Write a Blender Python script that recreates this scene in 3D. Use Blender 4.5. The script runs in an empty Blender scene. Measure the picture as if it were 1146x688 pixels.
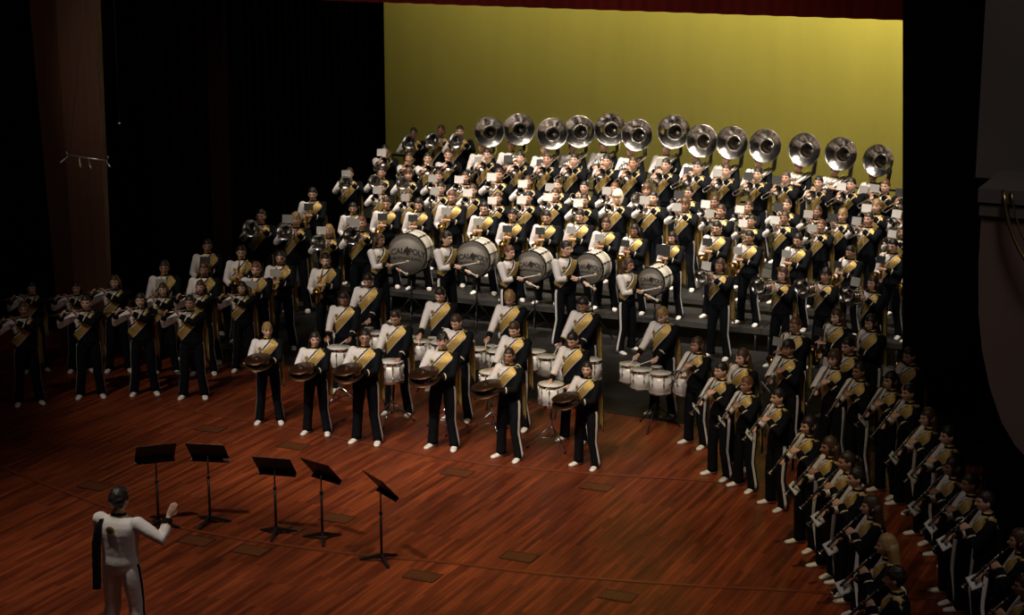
import bpy, math, random
from mathutils import Vector as V, Matrix, noise
from mathutils.bvhtree import BVHTree
random.seed(11)
PI = math.pi
R = math.radians
S = bpy.context.scene
COL = S.collection

# ---------------------------------------------------------------- camera, world, light, exposure
cam_d = bpy.data.cameras.new('camera'); cam = bpy.data.objects.new('camera', cam_d); COL.objects.link(cam)
cam.location = (0, 0, 8.2); cam.rotation_euler = (R(90 - 13.37), 0, R(24.4))
cam_d.sensor_width = 36; cam_d.lens = 65.97; cam_d.clip_end = 200; cam_d.clip_start = 0.1
S.camera = cam
S.view_settings.view_transform = 'Standard'; S.view_settings.look = 'None'
S.view_settings.gamma = 1; S.view_settings.use_curve_mapping = False
S.view_settings.exposure = 0.8
W = bpy.data.worlds.new('hall_dark'); S.world = W; W.use_nodes = True
W.node_tree.nodes['Background'].inputs[0].default_value = (1, .86, .8, 1)
W.node_tree.nodes['Background'].inputs[1].default_value = 0.006

def aim(o, target):
    o.rotation_euler = (V(target) - o.location).to_track_quat('-Z', 'Y').to_euler()

def spot(name, loc, target, power, angle, blend=.6, size=.18, color=(1, .86, .72)):
    d = bpy.data.lights.new(name, 'SPOT'); d.energy = power; d.spot_size = R(angle); d.spot_blend = blend
    d.shadow_soft_size = size; d.color = color
    o = bpy.data.objects.new(name, d); COL.objects.link(o); o.location = loc; aim(o, target); return o

def area(name, loc, target, power, sx, sy, color):
    d = bpy.data.lights.new(name, 'AREA'); d.energy = power; d.shape = 'RECTANGLE'; d.size = sx; d.size_y = sy; d.color = color
    o = bpy.data.objects.new(name, d); COL.objects.link(o); o.location = loc; aim(o, target); return o

# lamps on the front-of-house bridge
for x, y, z, tx, ty, pw, an in [(-19, 12.5, 12.3, -15.9, 30.3, 1250, 23), (-15.5, 12, 12.3, -14.2, 31.5, 1750, 23), (-11.5, 12, 12.3, -12.2, 31.8, 1850, 23), (-7.5, 12, 12.3, -10.4, 31.8, 1750, 23), (-4, 12.5, 12.3, -8.4, 31.3, 1000, 23)]:
    spot('bridge_spot', (x, y, z), (tx, ty, 1.4), pw, an, .8)
for x, tx, ty, pw in [(-17, -15.4, 24.8, 1700), (-13.5, -12.9, 23.0, 2300), (-10.5, -11.2, 23.2, 2300), (-7.5, -9.3, 24.6, 1700)]:
    spot('front_spot', (x, 11.5, 13.5), (tx, ty, .8), pw, 26, .9)
# overhead batten just upstage of the border
for x, tx, pw in [(-17.5, -16.6, 1100), (-15, -14.5, 1900), (-12.5, -12.3, 2000), (-10, -10.2, 2000), (-7.6, -8.2, 1300)]:
    spot('overhead_spot', (x, 28.6, 9.8), (tx, 32.6, 1.2), pw, 56, .9, size=.12)
spot('apron_spot', (-12.5, 13.5, 12), (-11.8, 18.3, 0), 1500, 50, 1)
spot('apron_spot', (-6.0, 16.5, 12), (-8.4, 21.0, 0), 1150, 44, 1, color=(1, .78, .42))
spot('side_spot', (-9.0, 12, 12), (-5.6, 20.5, 1.2), 330, 42, 1)
# dim fill lamps added to lift the dark side wall, panel and curtain
area('added_fill_area', (1.2, 14.0, 12.5), (-1.0, 20, 3), 95, 2, 2, (1, .85, .78))
spot('added_fill_spot', (-14.0, 14, 13.5), (-19.2, 25, 4.5), 190, 34, 1)
# cyclorama lamps, yellow-green, hung in front of the cloth
for x, pw in [(-20.5, 480), (-18, 620), (-15.5, 900), (-13, 1150), (-10.6, 1500), (-8.4, 1700), (-6.2, 1300)]:
    spot('cyc_light', (x, 39.2, 8.6), (x, 41.0, 4.4), pw * .25, 100, 1, .25, (1.0, .775, .10))

# ---------------------------------------------------------------- materials
def mat(name, color, rough=.6, metal=0., objcol=False, bump=0., bscale=200., spec=.5, var=0.):
    m = bpy.data.materials.new(name); m.use_nodes = True; nt = m.node_tree; b = nt.nodes['Principled BSDF']
    b.inputs['Base Color'].default_value = (*color, 1); b.inputs['Roughness'].default_value = rough
    b.inputs['Metallic'].default_value = metal; b.inputs['Specular IOR Level'].default_value = spec
    tc = nt.nodes.new('ShaderNodeTexCoord')
    if objcol:
        oi = nt.nodes.new('ShaderNodeObjectInfo'); nt.links.new(oi.outputs['Color'], b.inputs['Base Color'])
    if var:
        n = nt.nodes.new('ShaderNodeTexNoise'); n.inputs['Scale'].default_value = bscale; nt.links.new(tc.outputs['Object'], n.inputs['Vector'])
        mx = nt.nodes.new('ShaderNodeMix'); mx.data_type = 'RGBA'
        mx.inputs[6].default_value = (*[c * (1 - var) for c in color], 1); mx.inputs[7].default_value = (*[min(1, c * (1 + var)) for c in color], 1)
        nt.links.new(n.outputs['Fac'], mx.inputs[0]); nt.links.new(mx.outputs[2], b.inputs['Base Color'])
    if bump:
        n = nt.nodes.new('ShaderNodeTexNoise'); n.inputs['Scale'].default_value = bscale; nt.links.new(tc.outputs['Object'], n.inputs['Vector'])
        bp = nt.nodes.new('ShaderNodeBump'); bp.inputs['Strength'].default_value = bump; bp.inputs['Distance'].default_value = .01
        nt.links.new(n.outputs['Fac'], bp.inputs['Height']); nt.links.new(bp.outputs['Normal'], b.inputs['Normal'])
    return m

M = {}
M['skin'] = mat('skin', (.6, .35, .25), .5, objcol=True)
M['lip'] = mat('lip', (.35, .12, .1), .5)
M['eye'] = mat('eye', (.03, .02, .02), .3)
M['hair'] = mat('hair', (.03, .02, .015), .45, objcol=True, bump=.6, bscale=60)
M['navy'] = mat('navy_cloth', (.0032, .0042, .0062), .85, bump=.4, bscale=25, spec=.14)
M['white'] = mat('white_cloth', (.66, .63, .62), .75, bump=.5, bscale=18)
M['gold'] = mat('gold_sequin', (.56, .38, .11), .36, .5, bump=.6, bscale=140)
M['trim'] = mat('cream_trim', (.66, .58, .40), .5)
M['shoe'] = mat('white_leather', (.75, .72, .68), .4)
M['silver'] = mat('silver_plate', (.80, .78, .75), .24, 1.)
M['bell_in'] = mat('bell_silver', (.62, .60, .57), .17, 1., bump=.5, bscale=11)
M['throat_shade'] = mat('painted_throat_shade', (.045, .03, .018), .6, .3)  # dark of the unlit sousaphone throat, put into the lining's colour
M['brass'] = mat('brass_lacquer', (.80, .52, .16), .2, 1.)
M['cymbal'] = mat('cymbal_bronze', (.065, .028, .014), .42, .8, bump=.15, bscale=40)
M['blackwood'] = mat('black_wood', (.012, .012, .012), .25)
M['black'] = mat('black_metal', (.012, .012, .013), .4, .3)
M['chrome'] = mat('chrome', (.75, .75, .75), .12, 1.)
M['shell'] = mat('white_shell', (.72, .69, .60), .28)
M['whiteshell'] = mat('white_drum', (.78, .77, .74), .25)
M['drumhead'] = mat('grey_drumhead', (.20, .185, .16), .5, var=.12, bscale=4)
M['inkdark'] = mat('print_dark', (.018, .016, .014), .6)
M['whitehead'] = mat('white_drumhead', (.72, .7, .66), .55)
M['folder'] = mat('folder', (.4, .4, .38), .6, objcol=True)
M['page'] = mat('sheet_music', (.75, .74, .70), .8, var=.1, bscale=90)
M['stick'] = mat('white_stick', (.8, .78, .74), .4)
M['felt'] = mat('felt', (.55, .45, .3), .9)
M['curtain'] = mat('black_velour', (.0015, .0015, .0015), .95, spec=.1)
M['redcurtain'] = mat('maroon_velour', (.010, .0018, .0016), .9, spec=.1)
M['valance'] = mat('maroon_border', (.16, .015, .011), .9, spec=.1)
M['deck'] = mat('riser_deck', (.019, .018, .017), .55, var=.3, bscale=6)
M['deckedge'] = mat('riser_edge', (.12, .115, .105), .4, .7)
M['marley'] = mat('black_floor', (.011, .0098, .009), .55, var=.35, bscale=3)
M['pocket'] = mat('floor_plate', (.135, .045, .015), .45, .3, var=.25, bscale=20)
M['plaster'] = mat('plaster', (.11, .075, .062), .85, var=.12, bscale=3)
M['plaster2'] = mat('plaster_grey', (.08, .07, .062), .85, var=.12, bscale=3)
M['cable'] = mat('cable', (.01, .01, .01), .5)
M['mesh'] = mat('mic_grey', (.35, .35, .33), .3, .9)

def node_mat(name):
    m = bpy.data.materials.new(name); m.use_nodes = True; return m, m.node_tree, m.node_tree.nodes['Principled BSDF']

m, nt, b = node_mat('wood_floor'); M['wood'] = m            # planks run up- and downstage
tc = nt.nodes.new('ShaderNodeTexCoord'); mp = nt.nodes.new('ShaderNodeMapping'); mp.inputs['Rotation'].default_value = (0, 0, PI / 2)
nt.links.new(tc.outputs['Object'], mp.inputs['Vector'])
br = nt.nodes.new('ShaderNodeTexBrick'); br.inputs['Scale'].default_value = 1; br.inputs['Brick Width'].default_value = 1.1
br.inputs['Row Height'].default_value = .062; br.inputs['Mortar Size'].default_value = .003; br.inputs['Mortar Smooth'].default_value = .4
br.offset = .37; br.inputs['Bias'].default_value = -.1
br.inputs['Color1'].default_value = (.22, .047, .014, 1); br.inputs['Color2'].default_value = (.095, .017, .007, 1); br.inputs['Mortar'].default_value = (.055, .012, .006, 1)
nt.links.new(mp.outputs['Vector'], br.inputs['Vector'])
mp2 = nt.nodes.new('ShaderNodeMapping'); mp2.inputs['Scale'].default_value = (9, .55, 1); nt.links.new(tc.outputs['Object'], mp2.inputs['Vector'])
n1 = nt.nodes.new('ShaderNodeTexNoise'); n1.inputs['Scale'].default_value = 1.6; n1.inputs['Detail'].default_value = 5; nt.links.new(mp2.outputs['Vector'], n1.inputs['Vector'])
n2 = nt.nodes.new('ShaderNodeTexNoise'); n2.inputs['Scale'].default_value = .45; n2.inputs['Detail'].default_value = 3; nt.links.new(tc.outputs['Object'], n2.inputs['Vector'])
r1 = nt.nodes.new('ShaderNodeMapRange'); r1.inputs[1].default_value = .25; r1.inputs[2].default_value = .75; r1.inputs[3].default_value = .45; r1.inputs[4].default_value = 1.5; nt.links.new(n1.outputs['Fac'], r1.inputs[0])
r2 = nt.nodes.new('ShaderNodeMapRange'); r2.inputs[1].default_value = .3; r2.inputs[2].default_value = .7; r2.inputs[3].default_value = .75; r2.inputs[4].default_value = 1.25; nt.links.new(n2.outputs['Fac'], r2.inputs[0])
ml = nt.nodes.new('ShaderNodeMath'); ml.operation = 'MULTIPLY'; nt.links.new(r1.outputs[0], ml.inputs[0]); nt.links.new(r2.outputs[0], ml.inputs[1])
vm = nt.nodes.new('ShaderNodeVectorMath'); vm.operation = 'SCALE'; nt.links.new(br.outputs['Color'], vm.inputs[0]); nt.links.new(ml.outputs[0], vm.inputs['Scale'])
nt.links.new(vm.outputs[0], b.inputs['Base Color']); b.inputs['Roughness'].default_value = .42; b.inputs['Specular IOR Level'].default_value = .3

m, nt, b = node_mat('cyc_cloth'); M['cyc'] = m
tc = nt.nodes.new('ShaderNodeTexCoord'); mp = nt.nodes.new('ShaderNodeMapping'); mp.inputs['Scale'].default_value = (1.5, 1, .25); nt.links.new(tc.outputs['Object'], mp.inputs['Vector'])
n = nt.nodes.new('ShaderNodeTexNoise'); n.inputs['Scale'].default_value = 1.2; n.inputs['Detail'].default_value = 4; nt.links.new(mp.outputs['Vector'], n.inputs['Vector'])
r = nt.nodes.new('ShaderNodeMapRange'); r.inputs[3].default_value = .68; r.inputs[4].default_value = .82; nt.links.new(n.outputs['Fac'], r.inputs[0])
cc = nt.nodes.new('ShaderNodeCombineColor'); [nt.links.new(r.outputs[0], cc.inputs[i]) for i in range(3)]
nt.links.new(cc.outputs[0], b.inputs['Base Color']); b.inputs['Roughness'].default_value = .95; b.inputs['Specular IOR Level'].default_value = .1

m, nt, b = node_mat('panel_wood'); M['panel'] = m
tc = nt.nodes.new('ShaderNodeTexCoord'); mp = nt.nodes.new('ShaderNodeMapping'); mp.inputs['Scale'].default_value = (14, 14, .4); nt.links.new(tc.outputs['Object'], mp.inputs['Vector'])
n = nt.nodes.new('ShaderNodeTexNoise'); n.inputs['Scale'].default_value = 1; n.inputs['Detail'].default_value = 5; nt.links.new(mp.outputs['Vector'], n.inputs['Vector'])
rp = nt.nodes.new('ShaderNodeValToRGB'); rp.color_ramp.elements[0].color = (.06, .022, .010, 1); rp.color_ramp.elements[1].color = (.12, .048, .020, 1); nt.links.new(n.outputs['Fac'], rp.inputs[0])
nt.links.new(rp.outputs[0], b.inputs['Base Color']); b.inputs['Roughness'].default_value = .6

# ---------------------------------------------------------------- mesh helpers
class MB:
    def __init__(s): s.v = []; s.f = []; s.m = []; s.mats = []; s.cur = 0
    def use(s, key):
        if key not in s.mats: s.mats.append(key)
        s.cur = s.mats.index(key); return s
    def add(s, vs, fs, ms=None):
        k = len(s.v); s.v += [tuple(p) for p in vs]; s.f += [tuple(i + k for i in f) for f in fs]
        s.m += ms if ms is not None else [s.cur] * len(fs); return s
    def loft(s, rings, caps=True, closed=True, loop=False, mfn=None):
        n = len(rings[0]); vs = [p for r in rings for p in r]; fs = []; ms = []
        L = len(rings)
        for i in range(L if loop else L - 1):
            a = i * n; b2 = ((i + 1) % L) * n
            for j in range(n if closed else n - 1):
                k = (j + 1) % n
                fs.append((a + j, a + k, b2 + k, b2 + j)); ms.append(mfn(i, j) if mfn else s.cur)
        if caps and not loop and closed:
            fs.append(tuple(reversed(range(n)))); ms.append(s.cur); fs.append(tuple((L - 1) * n + j for j in range(n))); ms.append(s.cur)
        return s.add(vs, fs, ms)
    def tube(s, path, rad, n=8, caps=True, loop=False, squash=None, mfn=None, up=None):
        P = [V(p) for p in path]; L = len(P)
        if not isinstance(rad, (list, tuple)): rad = [rad] * L
        rings = []; ref = V(up) if up else None
        for i in range(L):
            if loop: t = P[(i + 1) % L] - P[i - 1]
            else: t = P[min(i + 1, L - 1)] - P[max(i - 1, 0)]
            t.normalize()
            if ref is None:
                ref = V((0, 0, 1)) if abs(t.z) < .9 else V((0, 1, 0))
            x = ref - t * ref.dot(t)
            if x.length < 1e-5: x = t.orthogonal()
            x.normalize(); ref = x; y = t.cross(x)
            r = rad[i]; q = squash if squash else 1
            rings.append([P[i] + x * (r * math.cos(2 * PI * j / n)) + y * (r * q * math.sin(2 * PI * j / n)) for j in range(n)])
        return s.loft(rings, caps, True, loop, mfn)
    def lathe(s, origin, axis, prof, n=24, caps=False, mfn=None):
        o = V(origin); a = V(axis).normalized(); x = a.orthogonal().normalized(); y = a.cross(x)
        return s.loft([[o + a * d + x * (r * math.cos(2 * PI * j / n)) + y * (r * math.sin(2 * PI * j / n)) for j in range(n)] for d, r in prof], caps, mfn=mfn)
    def box(s, c, d, rot=None):
        c = V(c); vs = []
        for z in (-.5, .5):
            for x, y in ((-.5, -.5), (.5, -.5), (.5, .5), (-.5, .5)):
                p = V((x * d[0], y * d[1], z * d[2]))
                if rot is not None: p = rot @ p
                vs.append(c + p)
        return s.add(vs, [(3, 2, 1, 0), (4, 5, 6, 7), (0, 1, 5, 4), (1, 2, 6, 5), (2, 3, 7, 6), (3, 0, 4, 7)])
    def ball(s, c, r, n=10, m=7):
        c = V(c); r = r if isinstance(r, (tuple, list)) else (r, r, r); rings = []
        for i in range(m):
            t = PI * (i + .5) / m
            rings.append([c + V((r[0] * math.sin(t) * math.cos(2 * PI * j / n), r[1] * math.sin(t) * math.sin(2 * PI * j / n), -r[2] * math.cos(t))) for j in range(n)])
        return s.loft(rings)
    def mesh(s, name, smooth=True):
        me = bpy.data.meshes.new(name); me.from_pydata(s.v, [], s.f)
        for k in s.mats or ['black']: me.materials.append(M[k])
        me.polygons.foreach_set('material_index', s.m); me.polygons.foreach_set('use_smooth', [smooth] * len(s.f))
        me.update(); return me
    def build(s, name, parent=None, smooth=True, **kw):
        return ob(name, s.mesh(name, smooth), parent, **kw)

def ob(name, me, parent=None, loc=None, rz=None, color=None):
    o = bpy.data.objects.new(name, me); COL.objects.link(o)
    if parent: o.parent = parent
    if loc is not None: o.location = loc
    if rz is not None: o.rotation_euler = (0, 0, rz)
    if color: o.color = (*color, 1)
    return o

def tag(o, label=None, cat=None, group=None, kind=None):
    if label: o['label'] = label
    if cat: o['category'] = cat
    if group: o['group'] = group
    if kind: o['kind'] = kind
    return o

def remesh(mb, voxel, smooth=2, name='tmp'):
    me = mb.mesh(name); o = bpy.data.objects.new('tmp_remesh', me); COL.objects.link(o)
    r = o.modifiers.new('r', 'REMESH'); r.mode = 'VOXEL'; r.voxel_size = voxel
    if smooth:
        q = o.modifiers.new('s', 'SMOOTH'); q.factor = .5; q.iterations = smooth
    dg = bpy.context.evaluated_depsgraph_get(); dg.update()
    out = bpy.data.meshes.new_from_object(o.evaluated_get(dg)); out.name = name
    bpy.data.objects.remove(o); bpy.data.meshes.remove(me)
    out.polygons.foreach_set('use_smooth', [True] * len(out.polygons))
    return out

def text_mesh(txt, size, depth, mk, align='CENTER'):
    c = bpy.data.curves.new('t', 'FONT'); c.body = txt; c.size = size; c.extrude = depth; c.align_x = align; c.align_y = 'CENTER'; c.offset = size * .03
    o = bpy.data.objects.new('tmp_text', c); COL.objects.link(o)
    dg = bpy.context.evaluated_depsgraph_get(); dg.update()
    me = bpy.data.meshes.new_from_object(o.evaluated_get(dg)); bpy.data.objects.remove(o)
    me.materials.clear(); me.materials.append(M[mk]); return me

def mb_from_mesh(mb, me, mw, key):
    mb.use(key); return mb.add([mw @ v.co for v in me.vertices], [tuple(p.vertices) for p in me.polygons])

def arc(p0, p1, p2, n=8):        # quadratic curve
    p0, p1, p2 = V(p0), V(p1), V(p2)
    return [(p0 * (1 - t) ** 2 + p1 * 2 * t * (1 - t) + p2 * t * t) for t in [i / n for i in range(n + 1)]]

# ---------------------------------------------------------------- where things stand (metres)
PEOPLE = [
['BD', 'bass', -15.9, 29.25, 0, 1.69, 72, 'n', ''],
['BD', 'bass', -14.55, 29.25, 0, 1.84, 72, 's', ''],
['BD', 'bass', -13.33, 29.25, 0, 1.68, 72, 'r', ''],
['BD', 'bass', -12.26, 29.25, 0, 1.85, 62, 's', ''],
['BD', 'bass', -11.11, 29.25, 0, 1.65, 72, 'n', ''],
['CY', 'cymbal', -14.47, 23.1, 0, 1.55, 25, 'y', ''],
['CY', 'cymbal', -13.55, 22.92, 0, 1.55, 15, 'l', ''],
['CY', 'cymbal', -12.67, 22.84, 0, 1.7, 7, 's', ''],
['CY', 'cymbal', -11.55, 23.07, 0, 1.72, 4, 'm', ''],
['CY', 'cymbal', -10.48, 23.01, 0, 1.62, -14, 'p', ''],
['CY', 'cymbal', -9.35, 23.12, 0, 1.52, -14, 'p', ''],
['FR', 'flute', -18.4, 22.42, 0, 1.64, 43, 'b', ''],
['FR', 'flute', -17.77, 23.14, 0, 1.65, 35, 's', ''],
['FR', 'flute', -17.09, 23.62, 0, 1.65, 35, 'l', ''],
['FR', 'flute', -16.27, 23.77, 0, 1.66, 25, 's', ''],
['FS', 'flute', -19.54, 24.04, 0, 1.52, 43, 'l', ''],
['FS', 'flute', -18.87, 24.34, 0, 1.52, 38, 'l', ''],
['FS', 'flute', -18.29, 24.6, 0, 1.63, 32, 'n', ''],
['FS', 'flute', -17.51, 24.83, 0, 1.52, 32, 'n', ''],
['FS', 'flute', -16.92, 25.04, 0, 1.58, 24, 'n', ''],
['FS', 'flute', -16.4, 25.47, 0, 1.52, 25, 'l', ''],
['FX', 'sax', -17.95, 25.52, 0, 1.74, 28, 's', 'g'],
['FX', 'sax', -17.26, 25.67, 0, 1.74, 25, 'n', ''],
['FX', 'sax', -18.3, 27.34, 0, 1.74, 29, 's', 'k'],
['FX', 'sax', -17.46, 27.12, 0, 1.74, 30, 's', ''],
['FX', 'sax', -16.48, 26.04, 0, 1.74, 21, 'r', 'g'],
['FX', 'sax', -16.6, 27.01, 0, 1.74, 20, 's', 'g'],
['FX', 'sax', -15.78, 27.14, 0, 1.74, 21, 's', ''],
['HL', 'baritone', -18.54, 29.51, 0, 1.88, 18, 's', ''],
['HL', 'baritone', -17.78, 29.5, 0, 1.88, 15, 'y', 'g'],
['HL', 'baritone', -17.08, 29.5, 0, 1.71, 14, 'g', 'w'],
['HL', 'baritone', -16.49, 29.66, 0, 1.88, 17, 'r', 'g'],
['HR', 'mellophone', -9.54, 29.5, 0, 1.72, -14, 'n', 'w'],
['HR', 'baritone', -8.4, 29.31, 0, 1.71, -19, 'n', 'g'],
['HR', 'baritone', -7.73, 29.5, 0, 1.72, -19, 'm', ''],
['HR', 'baritone', -6.89, 29.26, 0, 1.71, -24, 'l', 'w'],
['IC', 'clarinet', -8.29, 24.68, 0, 1.62, -26, 'n', 'k'],
['IC', 'clarinet', -7.53, 23.46, 0, 1.63, -31, 's', 'w'],
['IC', 'sax', -7.39, 24.0, 0, 1.71, -32, 'n', ''],
['IC', 'clarinet', -7.06, 23.13, 0, 1.57, -33, 'r', 'w'],
['IC', 'clarinet', -6.47, 22.59, 0, 1.61, -42, 's', 'w'],
['IC', 'clarinet', -5.71, 21.31, 0, 1.68, -43, 'l', ''],
['IC', 'clarinet', -5.26, 20.6, 0, 1.68, -52, 'n', 'w'],
['IC', 'clarinet', -4.93, 20.13, 0, 1.68, -59, 'p', ''],
['IC', 'clarinet', -4.69, 19.61, 0, 1.68, -62, 's', 'w'],
['IC', 'clarinet', -4.31, 18.75, 0, 1.68, -68, 'n', 'w'],
['IC', 'clarinet', -3.88, 17.65, 0, 1.68, -77, 'g', 'w'],
['IC', 'clarinet', -3.6, 16.8, 0, 1.68, -85, 'm', 'w'],
['MC', 'sax', -7.22, 25.99, 0, 1.73, -23, 'r', 'g'],
['MC', 'sax', -6.81, 26.79, 0, 1.73, -27, 'n', 'k'],
['MC', 'sax', -6.21, 25.13, 0, 1.73, -29, 's', 'w'],
['MC', 'sax', -6.25, 26.61, 0, 1.73, -31, 'l', 'k'],
['MC', 'sax', -5.3, 24.95, 0, 1.73, -34, 's', 'w'],
['OC', 'clarinet', -6.97, 24.75, 0, 1.7, -24, 'm', 'g'],
['OC', 'clarinet', -6.23, 24.45, 0, 1.7, -27, 'c', ''],
['OC', 'clarinet', -5.76, 23.97, 0, 1.7, -36, 'p', ''],
['OC', 'clarinet', -5.27, 23.68, 0, 1.7, -39, 'l', 'w'],
['OC', 'clarinet', -4.92, 23.21, 0, 1.7, -46, 's', ''],
['OC', 'clarinet', -4.45, 22.18, 0, 1.7, -52, 'n', 'w'],
['OC', 'clarinet', -4.07, 21.54, 0, 1.7, -54, 's', 'w'],
['OC', 'clarinet', -3.78, 20.38, 0, 1.7, -61, 'l', 'w'],
['OC', 'clarinet', -3.49, 19.88, 0, 1.7, -59, 'p', 'w'],
['OC', 'clarinet', -3.22, 19.35, 0, 1.7, -69, 's', 'w'],
['OC', 'clarinet', -2.69, 18.3, 0, 1.7, -78, 'n', 'w'],
['OC', 'clarinet', -2.43, 17.08, 0, 1.7, -76, 'b', 'w'],
['RA', 'sax', -18.1, 30.68, 0.41, 1.74, 21, 's', 'k'],
['RA', 'sax', -17.07, 30.4, 0.41, 1.57, 23, 's', 'g'],
['RA', 'sax', -16.35, 30.4, 0.41, 1.73, 19, 'b', 'k'],
['RA', 'sax', -15.72, 30.49, 0.41, 1.74, 13, 'l', 'k'],
['RA', 'sax', -15.29, 31.0, 0.41, 1.84, 14, 'r', 'g'],
['RA', 'sax', -14.46, 30.66, 0.41, 1.74, 11, 's', 'g'],
['RA', 'sax', -13.77, 30.4, 0.41, 1.7, 12, 's', 'k'],
['RA', 'sax', -13.1, 30.4, 0.41, 1.72, 8, 's', 'k'],
['RA', 'sax', -12.55, 30.64, 0.41, 1.74, 1, 's', 'g'],
['RA', 'sax', -11.96, 30.42, 0.41, 1.68, 6, 'b', 'g'],
['RA', 'sax', -11.4, 30.38, 0.41, 1.61, -5, 'l', 'k'],
['RA', 'sax', -10.69, 30.34, 0.41, 1.54, -5, 'l', 'K'],
['RA', 'sax', -9.97, 30.61, 0.41, 1.74, -4, 's', 'k'],
['RA', 'sax', -9.31, 30.4, 0.41, 1.66, -13, 's', 'g'],
['RA', 'sax', -8.46, 30.4, 0.41, 1.68, -12, 's', 'g'],
['RA', 'sax', -7.55, 30.4, 0.41, 1.54, -20, 's', 'k'],
['RA', 'sax', -6.87, 30.55, 0.41, 1.69, -16, 's', 'k'],
['RA', 'sax', -6.38, 30.3, 0.41, 1.55, -17, 's', 'k'],
['RB', 'trumpet', -17.05, 31.5, 0.56, 1.64, 19, 's', 'g'],
['RB', 'trumpet', -16.43, 31.43, 0.56, 1.54, 20, 'b', 'g'],
['RB', 'trumpet', -15.81, 31.57, 0.56, 1.7, 13, 's', 'g'],
['RB', 'trumpet', -15.17, 31.64, 0.56, 1.7, 14, 'b', 'w'],
['RB', 'trumpet', -14.58, 31.5, 0.56, 1.61, 11, 'b', 'w'],
['RB', 'trumpet', -13.92, 31.4, 0.56, 1.69, 9, 's', 'w'],
['RB', 'trumpet', -13.56, 31.85, 0.56, 1.7, 6, 'b', 'w'],
['RB', 'trumpet', -12.84, 31.53, 0.56, 1.7, 8, 's', 'w'],
['RB', 'trumpet', -12.33, 31.9, 0.56, 1.73, 7, 'a', ''],
['RB', 'trumpet', -11.63, 31.9, 0.56, 1.78, 0, 's', 'g'],
['RB', 'trumpet', -11.0, 31.86, 0.56, 1.7, -1, 'c', 'g'],
['RB', 'trumpet', -10.21, 31.53, 0.56, 1.7, -10, 'b', 'g'],
['RB', 'trumpet', -9.63, 31.5, 0.56, 1.56, -5, 's', 'w'],
['RB', 'trumpet', -9.03, 31.5, 0.56, 1.67, -8, 'b', 'w'],
['RB', 'trumpet', -8.35, 31.42, 0.56, 1.59, -7, 'r', 'g'],
['RB', 'trumpet', -8.13, 32.01, 0.56, 1.7, -9, 'y', 'k'],
['RB', 'trumpet', -7.61, 31.8, 0.56, 1.71, -16, 'b', 'g'],
['RB', 'trumpet', -6.92, 31.5, 0.56, 1.58, -18, 's', 'w'],
['RC', 'mellophone', -18.26, 32.4, 0.56, 1.7, 23, 'b', 'g'],
['RC', 'mellophone', -17.69, 32.7, 0.56, 1.72, 15, 's', ''],
['RC', 'mellophone', -17.04, 32.62, 0.56, 1.74, 17, 'c', ''],
['RC', 'trumpet', -16.44, 32.75, 0.56, 1.72, 12, 'b', 'g'],
['RC', 'trumpet', -15.88, 32.8, 0.56, 1.73, 10, 'b', 'w'],
['RC', 'trumpet', -15.15, 32.8, 0.56, 1.84, 7, 'b', 'w'],
['RC', 'trumpet', -14.54, 32.8, 0.56, 1.74, 12, 'b', 'w'],
['RC', 'trumpet', -13.91, 32.78, 0.56, 1.72, 4, 'b', 'g'],
['RC', 'trumpet', -13.34, 32.75, 0.56, 1.72, 3, 's', ''],
['RC', 'trumpet', -12.74, 32.8, 0.56, 1.73, 2, 'r', 'g'],
['RC', 'mellophone', -12.09, 32.8, 0.56, 1.75, 5, 'c', ''],
['RC', 'trumpet', -11.26, 32.8, 0.56, 1.76, -6, 's', 'k'],
['RC', 'trumpet', -10.62, 32.4, 0.56, 1.69, -4, 'b', 'w'],
['RC', 'trumpet', -9.97, 32.4, 0.56, 1.64, -5, 'b', 'w'],
['RC', 'trumpet', -9.29, 32.52, 0.56, 1.72, -4, 'b', 'k'],
['RC', 'trumpet', -8.69, 32.4, 0.56, 1.65, -7, 'b', 'g'],
['RC', 'trumpet', -7.72, 32.8, 0.56, 1.77, -9, 'y', 'w'],
['RC', 'trumpet', -7.12, 32.72, 0.56, 1.72, -17, 'b', 'w'],
['RD', 'trombone', -18.14, 33.69, 0.82, 1.74, 19, 's', 'w'],
['RD', 'trombone', -17.45, 33.43, 0.82, 1.66, 16, 'b', ''],
['RD', 'trombone', -16.91, 33.2, 0.82, 1.72, 20, 's', ''],
['RD', 'trombone', -16.71, 33.72, 0.82, 1.74, 20, 'b', ''],
['RD', 'trombone', -15.85, 33.75, 0.82, 1.79, 9, 's', ''],
['RD', 'trombone', -15.13, 33.77, 0.82, 1.77, 7, 's', ''],
['RD', 'trombone', -14.54, 33.75, 0.82, 1.79, 6, 'b', ''],
['RD', 'trombone', -13.97, 33.77, 0.82, 1.81, 4, 's', ''],
['RD', 'trombone', -13.31, 33.83, 0.82, 1.82, 5, 's', ''],
['RD', 'trombone', -12.74, 33.77, 0.82, 1.83, 4, 'b', ''],
['RD', 'trombone', -12.08, 33.8, 0.82, 1.83, -1, 's', ''],
['RD', 'trombone', -11.43, 33.8, 0.82, 1.83, -6, 's', ''],
['RD', 'trombone', -10.86, 33.8, 0.82, 1.8, -3, 'b', 'g'],
['RD', 'trombone', -10.22, 33.75, 0.82, 1.78, -6, 's', 'k'],
['RD', 'trombone', -9.65, 33.67, 0.82, 1.76, -6, 'b', 'k'],
['RD', 'trombone', -8.98, 33.5, 0.82, 1.74, -4, 's', ''],
['RD', 'trombone', -8.38, 33.55, 0.82, 1.74, -9, 's', 'w'],
['RD', 'trombone', -7.76, 33.6, 0.82, 1.74, -12, 'r', 'g'],
['RD', 'trombone', -7.23, 33.35, 0.82, 1.74, -13, 's', 'k'],
['RE', 'baritone', -18.16, 35.01, 1.02, 1.72, 20, 's', ''],
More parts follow.
